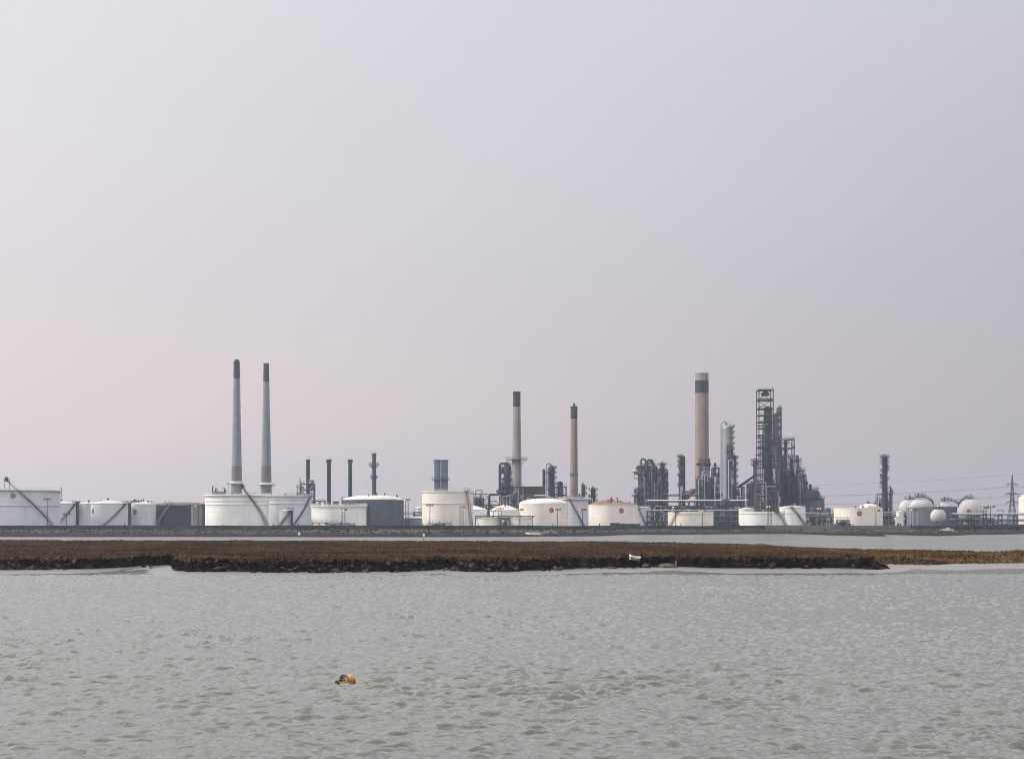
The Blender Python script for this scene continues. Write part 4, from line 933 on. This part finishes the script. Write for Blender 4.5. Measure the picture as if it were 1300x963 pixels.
# hopper shaped cracker vessel
D = 940; t = Thing('cracker_vessel', 'dark round shouldered vessel right of the open frames', 'process vessel', (X(1035,D), D+8, G))
m = MB(); xc = X(1034,D); m.rev(xc, D+9, [(S(15.6,D),G), (S(16.4,D),Z(640,D)), (S(16,D),Z(633,D)), (S(14,D),Z(631,D)), (S(9.5,D),Z(623,D)), (S(7,D),Z(620.5,D)), (0,Z(620,D))], 40, sm_prof=False); t.part('vessel_body', m, SLATE)
m = MB(); m.box(X(1020,D), X(1040,D), D, D+4, Z(633,D), Z(624,D)); t.part('side_duct', m, DSTEEL)
for py, h_ in ((633, 15.6), (621, 8)):
    m = MB(); m.rev(xc, D+9, [(S(h_-.5,D), Z(py,D)), (S(h_+1,D), Z(py,D)+.05), (S(h_+1,D), Z(py,D)+.2), (S(h_-.5,D), Z(py,D)+.2)], 30); rail(m, ringpts(xc, D+9, S(h_+.8,D), Z(py,D)+.2, n=26), 1.15, 1, .1); t.part('platform', m, DSTEEL)
m = MB(); m.tube([(X(1031,D),D+6,Z(621,D)), (X(1031,D),D+6,Z(614,D))], .8, 10); t.part('vent', m, DSTEEL)
# pipe racks in the middle ground
pipe_rack('long dark pipe rack with a pale pipe along its top', 824, 944, 635.5, 880, 5, 3.0, 9, 8, seed=31, npipe=5, topmat=CREAM)
pipe_rack('lower pipe rack running behind the low cream tank', 822, 940, 648, 845, 3, 2.8, 7, 6, seed=32, npipe=5)
structure('dark pump structure between the stair tank and the low cream tank', 826, 848, 640, 870, 6, 3.5, 3.5, 1, 9, 20, 33)
structure('dark pump structure between the low cream tank and the wide white tank', 905, 940, 640, 865, 6, 3.8, 3.5, 1, 12, 26, 34)
pipe_rack('pale roofed pipe rack right of the steel tower', 1020, 1062, 655, 840, 3, 2.6, 7, 5, seed=35, roofmat=LSTEEL)
structure('low cluttered block behind the pale roofed pipe rack', 1012, 1060, 651, 870, 8, 4, 3.4, 1, 12, 26, 36)
pipe_rack('pipe rack right of the cream tank with the red badge', 1118, 1153, 654, 820, 3, 2.6, 6, 5, seed=37, roofmat=LSTEEL)
pipe_rack('long pipe rack in front of the big sphere, running off to the right', 1214, 1330, 652.5, 770, 3, 2.6, 6, 7, seed=38, npipe=4)
structure('low pump house frame beneath the big sphere', 1222, 1262, 658, 785, 6, 4, 3.5, 1, 0, 10, 39)
for (L, Rr, tp, D, mat, lab) in ((827, 851, 646, 905, DSTEEL, 'dark boxy plant building behind the long pipe rack, left one'), (858, 893, 641.5, 910, MSTEEL, 'wide dark plant building behind the long pipe rack, below the widest chimney'), (899, 944, 643, 906, DSTEEL, 'long dark plant building behind the rack, right one near the bright column'), (950, 1024, 640, 965, DSTEEL, 'long dark machine hall hidden behind the steel tower foot'), (812, 834, 630, 970, DSTEEL, 'dark boiler house inside the massive process block'), (600, 634, 645, 945, MSTEEL, 'grey pump building behind the small domed tank')):
    x0, x1, z1 = X(L,D), X(Rr,D), Z(tp,D); t = Thing('plant_building', lab, 'building', ((x0+x1)/2, D+5, G), 'dark plant buildings behind the racks')
    t.part('wall', MB().box(x0, x1, D, D+10, G, z1-.3), mat); t.part('roof', MB().box(x0-.3, x1+.3, D-.3, D+10.3, z1-.3, z1), DSTEEL)
    for k in range(4):
        xx = x0+(x1-x0)*(.12+.22*k); t.part('louvre', MB().box(xx, xx+(x1-x0)*.1, D-.08, D-.01, z1-4.2, z1-1.8), LSTEEL if k % 2 else NAVY)
    t.part('roof_vent', MB().tube([((x0+x1)/2, D+4, z1), ((x0+x1)/2, D+4, z1+2)], .5, 10), MSTEEL)
structure('slim access frame clinging to the front of the bright column', 924, 930.5, 566, 912, 4, 2.6, 3.0, 1, 0, 10, 51, w=.16)
structure('slim access frame in front of the brown column by the steel tower', 982, 990, 556, 945, 5, 3, 3.2, .9, 1, 12, 52, w=.2)
structure('thin scaffold around the lone thick column between two units', 862.5, 866, 588, 924, 3, 2.4, 3.4, 1, 0, 3, 53, w=.14)
# isolated column
column('isolated slim column with a flared top of platforms, standing alone on the right', 1123, 6.0, 578, 900, DSTEEL, (580, 583, 588, 593.5, 597.5, 604, 608, 613, 619), (0, 0, 0, 1, 0, -1, 0, -1, 0), swell=[(640,1.15),(600,1.0)])
structure('framed base around the isolated slim column', 1116, 1131, 627, 905, 8, 3.2, 3.4, 1, 6, 16, 40, w=.28)
column('short pointed stub beside the isolated column', 1130.8, 2.6, 619, 903, DSTEEL, (626,), 0)
# drum on the cream tank roof etc.
# ------------------------------------------------------------------ low things in front of the tanks
def cabin(L, Rr, top, D, mat, label, name='site_cabin', cat='cabin', group=None, roofm=DSTEEL, doors=True):
    x0, x1, z1 = X(L,D), X(Rr,D), Z(top,D); t = Thing(name, label, cat, ((x0+x1)/2, D+1.5, G), group)
    t.part('wall', MB().box(x0, x1, D, D+3, G, z1-.12), mat); t.part('roof', MB().box(x0-.15, x1+.15, D-.15, D+3.15, z1-.12, z1+.05), roofm)
    if doors:
        w_ = x1-x0; t.part('door', MB().box(x0+w_*.12, x0+w_*.12+.9, D-.05, D+.02, G, G+2.1), DSTEEL)
        t.part('window', MB().box(x0+w_*.55, x0+w_*.8, D-.04, D+.02, G+1, G+1.9), NAVY)
cabin(775, 787, 663.5, 745, DARKBOX, 'small dark cabin with a reddish roof before the rusty roofed tank', roofm=REDB)
cabin(787, 813, 664.8, 746, DARKBOX, 'long dark blue container before the rusty roofed tank', 'shipping_container', 'container')
cabin(750, 769, 667, 744, MSTEEL, 'low grey bund box at the left foot of the rusty roofed tank', 'bund_box', 'equipment box', doors=False)
cabin(676, 688, 667, 742, MSTEEL, 'low dark box right of the pair of low tanks', 'bund_box', 'equipment box', doors=False)
cabin(1138, 1146, 656, 765, WHITE, 'white box cabin left of the ribbed domed tank', roofm=ROOFW)
structure('small dark valve frame at the foot of the cream tank with the red badge', 1064, 1078, 660, 752, 4, 2.5, 2.2, 1, 2, 6, 41, w=.25)
structure('low brown valve frame before the wide low white tank', 396, 450, 663.5, 745, 3, 3, 2.5, .9, 0, 12, 42, mat=BROWNV, w=.22)
structure('low pipe frame at the left foot of the tall cream tank', 536, 572, 664.5, 742, 3, 3, 2.5, .9, 0, 9, 43, mat=BROWNV, w=.2)
structure('small pipe manifold between the two low round tanks', 635, 645, 658, 748, 4, 2.5, 2.5, 1, 0, 8, 44, mat=DSTEEL, w=.25)
pipe_rack('low walkway rail over the pair of low round tanks', 604, 676, 655.5, 760, 1, 2, 2, 5, seed=45, npipe=1, topmat=DSTEEL)
# plain dark upright boxes drawn as narrow strips between the tanks on the left
for px, tp, D, lab in ((98.3, 636.5, 800, 'dark upright strip between the second and third tanks from the left'), (164.6, 638, 776, 'dark upright strip between the two badged grey white tanks'), (370.5, 648.5, 748, 'dark upright strip on the small upright tank'), (468, 641.5, 790, 'dark upright strip where the wide low tank meets the slate blue tank')):
    t = Thing('upright_strip', lab, 'duct', (X(px,D), D, G), 'dark upright strips between tanks'); w_ = S(1.4,D)
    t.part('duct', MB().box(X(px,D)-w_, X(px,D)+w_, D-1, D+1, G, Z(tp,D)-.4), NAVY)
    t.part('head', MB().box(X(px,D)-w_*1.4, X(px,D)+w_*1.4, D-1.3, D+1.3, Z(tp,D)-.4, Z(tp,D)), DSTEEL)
# lamp posts
for a in ((60, 633, 750, 'floodlight mast before the huge left tank', 0), (84.5, 652, 752, 'short mast before the second tank from the left', 0), (78, 620, 850, 'thin mast rising behind the second tank from the left', 0, False, .25, G, 1, .6),
          (252, 641.5, 748, 'lit orange floodlight beside the small ribbed grey tank', 1, False, .3, G, 2, .9), (436, 646.5, 744, 'lit mast before the wide low white tank', 2, True), (516.5, 634, 800, 'lattice lamp mast between the slate blue and cream tanks', 1, True), 
          (545.8, 640.5, 750, 'plain mast before the tall cream tank', 0), (586, 643, 748, 'lit lattice mast before the tall cream tank', 1, True), (626.5, 648, 770, 'small mast before the pointed roof tank', 0, False, .3, G, 2, .8), (634.8, 645, 745, 'lit mast between the two low round tanks', 3, True),
          (660, 646, 744, 'lit mast in front of the right low round tank', 2), (707.5, 646, 748, 'yellow lit mast before the red badge of the domed cream tank', 1), (739.5, 646.3, 746, 'lit mast beside the broad stair under the tan chimney', 1),
          (858, 643, 748, 'lit mast on the left of the low cream tank', 1), (865, 643, 775, 'dark unlit mast just behind the left lit mast of the low cream tank', 0), (891.5, 648, 747, 'double lit mast on the right of the low cream tank', 2), (922, 648, 748, 'thin pale mast between the low cream and wide white tanks', 0, False, .22, G, 1, .5),
          (977, 642.5, 742, 'bright lit mast before the wide low white tank', 2, True), (949, 622, 860, 'tall thin pole at the foot of the steel tower', 0, False, .28, G, 1, .4), (1041.5, 645, 760, 'lit mast before the pale roofed pipe rack', 2), (1047.5, 655, 750, 'thin pale pole before the pale roofed pipe rack', 0, False, .22, G, 1, .5),
          (1112, 647.5, 744, 'lit mast at the right of the cream tank with the red badge', 2), (1160.5, 646.5, 742, 'lit mast before the ribbed domed tank', 1), (1250, 644, 755, 'lamp mast right of the big sphere with a pale hood', 1, True), (1257.5, 642.5, 770, 'mast with a forked top right of the big sphere', 0, False, .3, G, 2, 1.2)):
    lamp_post(*a)
# machinery on top of the biggest white tank and the rusty tank
for px, tp, D, z0, lab in ((278, 617, 765, 627, 'cluster of vents and hatches on the left of the biggest white tank roof'), (783, 631, 775, 638, 'crooked vent unit lying on the rusty brown tank roof'), (1108, 636, 850, 643, 'pipework cluster over the white dome behind the red badge tank'), (172, 632.5, 800, 637, 'pointed vent on the short badged tank beside the navy tank')):
    x = X(px,D); z = Z(z0,D); h_ = S(z0-tp,D); t = Thing('roof_machinery', lab, 'machinery', (x, D, z), 'roof machinery'); rn = random.Random(px)
    m = MB(); m.box(x-2.2, x+2.2, D-1.5, D+1.5, z-.1, z+h_*.35); t.part('housing', m, MSTEEL)
    for k in range(5):
        m = MB(); xx = x+rn.uniform(-3,3); hh = h_*rn.uniform(.5,1); m.tube([(xx,D,z), (xx,D,z+hh), (xx+rn.uniform(-.8,.8),D,z+hh)], rn.uniform(.15,.35), 7); t.part('vent_pipe', m, rn.choice([DSTEEL,MSTEEL]))
for px, D in ((289.5, 768),):
    x = X(px,D); single('roof_post', MB().tube([(x,D,Z(628,D)), (x,D,Z(613,D))], .2, 8).box(x-.9,x+.9,D-.3,D+.3,Z(613.3,D),Z(612.3,D)), LSTEEL, (x,D,Z(628,D)), 'pale T shaped post on the roof of the biggest white tank', 'post')

# ------------------------------------------------------------------ pylons and power lines
def pylon(px, top, D, label):
    x = X(px,D); zt = Z(top,D); base = G; H = zt-base; t = Thing('electricity_pylon', label, 'pylon', (x,D,base), 'electricity pylons')
    m = MB(); 
    def hw(q): return (3.4*(1-q/.45)+1.25*q/.45) if q < .45 else max(.12, 1.25*(1-(q-.45)/.55*.9))
    n = 9
    for k in range(n):
        qa, qb = k/n, (k+1)/n; a, b = hw(qa)*H/40, hw(qb)*H/40; za, zb = base+H*qa, base+H*qb
        cs = [(-1,-1),(1,-1),(1,1),(-1,1)]
        for i in range(4):
            c, d = cs[i], cs[(i+1)%4]
            m.beam((x+c[0]*a,D+c[1]*a,za), (x+c[0]*b,D+c[1]*b,zb), .42); m.beam((x+c[0]*a,D+c[1]*a,za), (x+d[0]*b,D+d[1]*b,zb), .17); m.beam((x+d[0]*a,D+d[1]*a,za), (x+c[0]*b,D+c[1]*b,zb), .17)
    t.part('lattice_mast', m, MSTEEL)
    tips = []
    for py, wd_ in ((614.5, 6.5), (626.5, 9.0), (637, 7.0)):
        if top != 602: py = HOR-(HOR-py)*(HOR-top)/(HOR-602)
        z = Z(py,D); W_ = S(wd_,D)*(HOR-top)/58; m = MB()
        for s in (-1, 1):
            m.beam((x,D-.6,z+.9), (x+s*W_,D,z), .36); m.beam((x,D+.6,z+.9), (x+s*W_,D,z), .36); m.beam((x,D,z-.5), (x+s*W_,D,z), .36)
            for q in (.3,.6): m.beam((x+s*W_*q,D,z+.9*(1-q)), (x+s*W_*q,D,z-.5*(1-q)), .15)
            tips.append((x+s*W_,D,z))
        ao = t.part('cross_arm', m, MSTEEL)
        for s in (-1, 1): mm = MB(); mm.tube([(x+s*W_,D,z), (x+s*W_,D,z-1.6)], .16, 6); t.part('insulator', mm, DSTEEL, ao)
    return tips + [(x,D,zt)]
ta = pylon(1285, 602, 1250, 'lattice electricity pylon at the right edge of the refinery')
tb = pylon(868, 613, 1560, 'distant electricity pylon hidden behind the widest chimney')
tc_ = pylon(1700, 596, 1180, 'electricity pylon beyond the right edge of the photo')
names = ['lower left', 'lower right', 'middle left', 'middle right', 'upper left', 'upper right']
for i in range(7):
    for (A, B, side) in ((ta[i], tb[i], 'left'), (ta[i], tc_[i], 'right')):
        m = MB(); P = []
        dz_ = -1.6 if i < 6 else 0
        for k in range(17):
            q = k/16; p = Vector(A).lerp(Vector(B), q); p.z += dz_ - 4.5*4*q*(1-q)*(1 if side == 'left' else .6); P.append(p)
        m.tube(P, .055, 5)
        nmz = 'topmost' if i == 6 else ('upper', 'middle', 'lower')[i//2] + (' front', ' rear')[i % 2]
        single('power_line', m, DSTEEL, A, '%s power line running to the %s from the pylon' % (nmz, side), 'power line', 'power lines')

# ------------------------------------------------------------------ sea wall, rubble, shore details
m = MB(); sx_ = np.arange(-420, 421, 6.0); prev = None
for x in sx_:
    s = float(np.interp(x, sxp, sdp)); y = s + 46 + (float(fbm(np.array([x/16]), np.array([0.]), 4, 50)[0])-.5)*9; y = y - 1
    Dc = y; z0 = EYE-11.6*Dc/F-.4; z1 = EYE-6.8*Dc/F + (float(fbm(np.array([x/19.]), np.array([5.]), 3, 61)[0])-.5)*.5
    if prev:
        (xa, ya, a0, a1) = prev
        m.add([(xa,ya,a0-1),(x,y,z0-1),(x,y,z1),(xa,ya,a1),(xa,ya+.5,a0-1),(x,y+.5,z0-1),(x,y+.5,z1),(xa,ya+.5,a1)], [(0,1,2,3),(7,6,5,4),(3,2,6,7)])
    prev = (x, y, z0, z1)
for x in np.arange(-300, 360, 9.0):
    s = float(np.interp(x, sxp, sdp)); y = s + 46 + (float(fbm(np.array([x/16]), np.array([0.]), 4, 50)[0])-.5)*9 - 1.12; zc = EYE-6.9*y/F
    m.box(x-.15, x+.15, y-.05, y+.3, zc-1.3, zc+random.choice([.05,.05,.35,.8]))
single('sea_wall', m, paint('dark_sea_wall_concrete', (.030,.035,.040), .9, .6, (.05,.05,.045), sc=(.12,.12,.6)), (0, 600, 1), 'long low dark sea wall along the top of the far shore', 'sea wall')
def mound(px, py, w, h, D, label, mat, n=60, seed=1):
    random.seed(seed); m = MB(); x = X(px,D)
    for k in range(n):
        q = random.gauss(0, .38); hh = max(0, 1-abs(q)*1.2)*S(h,D); s = random.uniform(.25,.8)
        xx = x+q*S(w/2,D); yy = D+random.uniform(-1.5,1.5); zz = float(land_z(np.array([xx]), np.array([yy]))[0])
        m.lump((xx, yy, zz+random.uniform(0,1)*hh), s, 6, 4, .3)
    z = float(land_z(np.array([x]), np.array([float(D)]))[0]); single('rubble_mound', m, mat, (x,D,z), label, 'rubble heap', 'rubble heaps on the far shore', 'thing')
GRUB = paint('grey_rubble', (.12,.12,.12), .9, .6, (.26,.24,.22), sc=(.6,.6,.6)); TRUB = paint('pale_sandy_rubble', (.36,.31,.26), .9, .5, (.2,.17,.15), sc=(.6,.6,.6))
mound(699, 671, 22, 3.2, 596, 'grey rubble heap on the shore below the domed cream tank', GRUB, 90, 2)
mound(1204, 668, 20, 3.0, 664, 'pale rubble heap on the shore below the dark grey tank', TRUB, 80, 3)
mound(1018, 668, 26, 3.0, 722, 'sandy rubble heap under the white tank with the diagonal stair', TRUB, 90, 4)
x0, x1 = X(666,590), X(689,590); zz = float(land_z(np.array([(x0+x1)/2]), np.array([592.]))[0])
mb = MB(); n = 14; ring = [((x0+x1)/2+(x1-x0)/2*math.cos(2*PI*k/n)*random.uniform(.85,1), 592+3.2*math.sin(2*PI*k/n)*random.uniform(.8,1)) for k in range(n)]
mb.add([(a,b,zz+.6) for a,b in ring]+[(a,b,zz-.6) for a,b in ring], [tuple(range(n))]+[(k,(k+1)%n,n+(k+1)%n,n+k) for k in range(n)])
single('concrete_slab', mb, paint('pale_slab_concrete', (.62,.58,.52), .8, .3, (.4,.35,.3), sc=(.5,.5,.5)), ((x0+x1)/2,592,zz), 'pale flat concrete slab lying on the far shore', 'slab')
# low scrub along the right part of the shore
LEAF = grass_mat('scrub_leaves', (.012,.016,.010), (.040,.042,.024))
def shrub(px, D, w, h, label, seed):
    r = random.Random(seed); x = X(px,D); z = float(land_z(np.array([x]), np.array([float(D)]))[0]); t = Thing('scrub_bush', label, 'bush', (x,D,z), 'scrub bushes on the far shore')
    m = MB()
    for k in range(700):
        a = r.uniform(0,6.28); q = math.sqrt(r.random()); u = r.random()**.8; cx, cy, cz = x+w/2*q*math.cos(a)*(1-.45*u), D+w*.3*q*math.sin(a), z+h*u*(1-.35*q*q)*(.75+.25*math.sin(a*3+seed)); s = r.uniform(.10,.26)
        d = [Vector((r.gauss(0,1),r.gauss(0,1),r.gauss(0,1))).normalized()*s for _ in range(3)]
        m.add([(cx+e.x, cy+e.y, cz+e.z) for e in d], [(0,1,2)])
    t.part('foliage', m, LEAF)
    m = MB()
    for k in range(4): m.tube([(x,D,z-.1), (x+r.uniform(-.3,.3)*w,D,z+h*r.uniform(.5,.8))], [.09,.04], 5)
    t.part('stem', m, BROWNV)
sh_ = [(1168,'under the ribbed domed tank'),(1219,'just left of the big sphere'),(1233,'directly under the big sphere'),(1247,'under the pale hooded lamp mast'),(1262,'under the forked mast'),(1273,'left of the pylon foot'),(1286,'straight below the pylon'),(1297,'at the right edge of the photo'),(1128,'below the isolated column'),(905,'at the right foot of the low cream tank'),(836,'below the small tank with two stairs'),(560,'under the tall cream tank')]
for i, (px, wh) in enumerate(sh_):
    s = float(np.interp(X(px,680), sxp, sdp)); shrub(px, s+41+(i % 3), 8+(i*37 % 6), 1.9+.3*(i % 4), 'low dark scrub bush on the shore, %s' % wh, i+3)

# ------------------------------------------------------------------ things on and by the marsh, and in the water
def gz(x, y): return float(marsh_z(np.array([float(x)]), np.array([float(y)]))[0])
# broken white dinghy lying on the edge of the bank
D = 197; x = X(805.5,D); z = Z(711.0, D)
t = Thing('derelict_dinghy', 'small wrecked white dinghy lying on the edge of the marsh bank', 'dinghy', (x,D,z)); Lh, Wh, Hh = .62, .36, .40
hull = MB(); vs = []; st = 9
for i in range(st):
    q = -1+2*i/(st-1); wq = Wh*(1-max(0,q)**2.2*.9)*(1 if q > -.9 else .9); sh0 = Hh*(1+.25*q*q)
    for (a, b) in ((-1,1),(-.92,.55),(-.6,.12),(0,0),(.6,.12),(.92,.55),(1,1)): vs.append((x+q*Lh, D+a*wq, z+b*sh0))
hull.add(vs, [(i*7+j, i*7+j+1, (i+1)*7+j+1, (i+1)*7+j) for i in range(st-1) for j in range(6)], True); hull.add(vs[:7], [tuple(range(7))])
ho2 = t.part('hull', hull, paint('stained_hull', (.50,.36,.20), .6, .6, (.12,.08,.05), sc=(3,3,3), lo=.45, hi=.6))
g = MB(); top = [vs[i*7] for i in range(st)]; top2 = [vs[i*7+6] for i in range(st)]
for P in (top, top2): 
    for a, b in zip(P, P[1:]): g.beam((a[0],a[1],a[2]+.02), (b[0],b[1],b[2]+.02), .10, .10)
g.beam((top[0][0],top[0][1],top[0][2]), (top2[0][0],top2[0][1],top2[0][2]), .1, .1)
t.part('gunwale', g, paint('white_blue_gunwale', (.62,.74,.84), .4, .2))
t.part('thwart', MB().box(x-.1, x+.12, D-Wh*.9, D+Wh*.9, z+.28, z+.32), paint('grey_timber', (.2,.16,.12), .8, .3))
t.o.rotation_euler = (R(14), R(9), R(18)); t.o.location.z -= .02
# timber stumps near the dinghy and posts
def stick(px, pyb, pyt, D, label, lean=0, r=.05, cap=None, group='posts and sticks around the marsh', name='wooden_post', cat='post'):
    x = X(px,D); z0 = Z(pyb,D); z1 = Z(pyt,D); t = Thing(name, label, cat, (x,D,z0), group)
    t.part('shaft', MB().tube([(x,D,z0-.5), (x+lean,D,z1)], [r*1.2, r], 7), BROWNV)
    if cap: t.part('top_mark', MB().tube([(x+lean,D,z1-.5), (x+lean,D,z1+.25)], r*2.4, 10), ROOFW)
stick(538, 686, 678, 420, 'channel marker post with a white top beyond the marsh', 0, .10, True, name='marker_post')
stick(380, 680, 676.5, 528, 'small white topped marker on the far shore', 0, .16, True, name='marker_post')
stick(375, 732, 725.5, 176, 'dark leaning stick in the mud below the bank', .22, .05)
for px, lb in ((1117.5, 'left of the others'), (1142, 'second from the left'), (1157, 'middle of the close pair'), (1163, 'right of the close pair')):
    Dm = 268 if px > 1130 else 270; zg = gz(X(px,Dm), Dm); pyb = HOR-(zg-EYE)*F/Dm
    stick(px, pyb, pyb-5, Dm, 'thin stake on the back of the marsh, %s' % lb, .04, .045)
stick(858.5, 721, 711.5, 196.5, 'dark upright timber in the clay of the bank', 0, .09)
# wading birds at the foot of the bank
def bird(px, py, D, label, turn):
    x = X(px,D); z = gz(x,D); 
    t = Thing('wading_bird', label, 'bird', (x,D,z), 'wading birds at the foot of the bank'); c, s_ = math.cos(turn), math.sin(turn)
    def q(a, b): return (x+a*c, D+a*s_, z+b)
    m = MB(); m.tube([q(-.24,.25), q(-.16,.27), q(-.05,.27), q(.07,.30), q(.13,.36), q(.16,.42), q(.20,.445), q(.225,.44), q(.235,.435), q(.36,.42)], [.015,.06,.085,.075,.045,.034,.042,.036,.012,.006], 9)
    t.part('body', m, paint('dark_plumage', (.05,.045,.04), .7, .3))
    for s2 in (-.03, .03):
        m = MB(); m.tube([(x+s2,D+s2,z+.22), (x+s2*1.2,D+s2,z+.11), (x+s2+.01,D+s2,z-.01)], .010, 5); t.part('leg', m, REDB)
bird(564.5, 724, 181.5, 'left one of two dark wading birds at the foot of the bank', .3); bird(568.5, 724, 182.0, 'right one of two dark wading birds at the foot of the bank', 3.4)

# buoy
D = EYE*F/(866.5-660); x = X(440.5,D); z = .0
t = Thing('mooring_buoy', 'orange brown mooring buoy with dark weed, floating in the near water', 'buoy', (x,D,z)); buoy, bpos = t, (x, D)
m = MB(); ax = Vector((.93,.2,.30)).normalized(); c = Vector((x+.02,D,.07))
prof = [(-.27,.02),(-.262,.10),(-.235,.155),(-.18,.185),(-.05,.198),(.08,.198),(.19,.185),(.235,.155),(.262,.10),(.27,.02)]
m.tube([tuple(c+ax*a) for a, _ in prof], [b for _, b in prof], 24)
t.part('float', m, paint('faded_orange_buoy', (.52,.25,.06), .5, .8, (.20,.09,.03), sc=(5,5,5), lo=.5, hi=.66, patch=.35, patchcol=(.10,.06,.02)))
m = MB(); m.tube([tuple(c+ax*a+Vector((0,0,0))) for a in (.02,.045)], .203, 24); t.part('strap', m, DSTEEL)
random.seed(4); m = MB()
for k in range(70):
    a = random.uniform(-.27,.0); th = random.uniform(-.9,1.3); p = c+ax*a+Vector((random.uniform(-.03,.03), -.19*math.sin(th), .19*math.cos(th)*.98)); m.lump(tuple(p), random.uniform(.018,.04), 5, 4, .4)
t.part('weed', m, paint('dark_weed', (.012,.012,.008), .5, .3))
m = MB(); m.tube([tuple(c+ax*-.26+Vector((0,0,.03))), (x-.34,D-.02,.07), (x-.42,D-.03,.03), (x-.52,D-.04,.0)], [.03,.028,.025,.02], 7); t.part('rope', m, paint('wet_rope', (.03,.025,.018), .6, .3))
P = [tuple(c+ax*-.1+Vector((-.06+.06*math.cos(a)*1.2, 0, .17+.07*math.sin(a)))) for a in [PI*k/8 for k in range(9)]]
m = MB(); m.tube(P, .018, 7); t.part('lifting_eye', m, DSTEEL)

# slumped reddish clay where the bank has collapsed
CLAY = paint('reddish_clay', (.085,.052,.036), .95, .5, (.04,.028,.02), sc=(1.5,1.5,1.5), patch=.4, patchcol=(.03,.022,.016))
def clay(px, py, wpx, hpx, D, label, seed):
    random.seed(seed); x = X(px,D); z = Z(py,D); w_ = S(wpx,D)/2; h_ = S(hpx,D); m = MB(); vs = []; fs = []; n1, n2 = 18, 7
    for j in range(n2+1):
        for i in range(n1+1):
            a = PI*i/n1; q = j/n2; jit = random.uniform(-.05,.05)
            vs.append((x-w_*math.cos(a)*(1-.25*q*q), D-1.6*math.sin(a)*(1-q)*1.0+jit, z+h_*q*(.35+.65*math.sin(a)**.6)+jit*.5))
    for j in range(n2):
        for i in range(n1): fs.append((j*(n1+1)+i, j*(n1+1)+i+1, (j+1)*(n1+1)+i+1, (j+1)*(n1+1)+i))
    m.add(vs, fs, False)
    for k in range(int(wpx*1.4)): m.lump((x+random.uniform(-1,1)*w_, D-1.5+random.uniform(-.4,.5), z+random.uniform(0,.2)), random.uniform(.05,.16), 6, 4, .35)
    single('clay_slump', m, CLAY, (x,D,z), label, 'clay heap', 'slumped clay in the bank')
clay(702, 724.0, 15, 6.5, 187.5, 'rounded heap of reddish clay slumped in the dark bank, left of the dinghy', 1)
clay(846, 721, 26, 6.5, 199.0, 'long reddish clay face in the dark bank, right of the dinghy', 2)
clay(775, 722, 14, 3, 194.0, 'low brown clay heap in the bank just left of the dinghy', 3)

buoy.o.location.z += max(0.0, float(wz(np.array([bpos[0]]), np.array([bpos[1]]))[0]) + .03)   # the buoy floats on the local wave
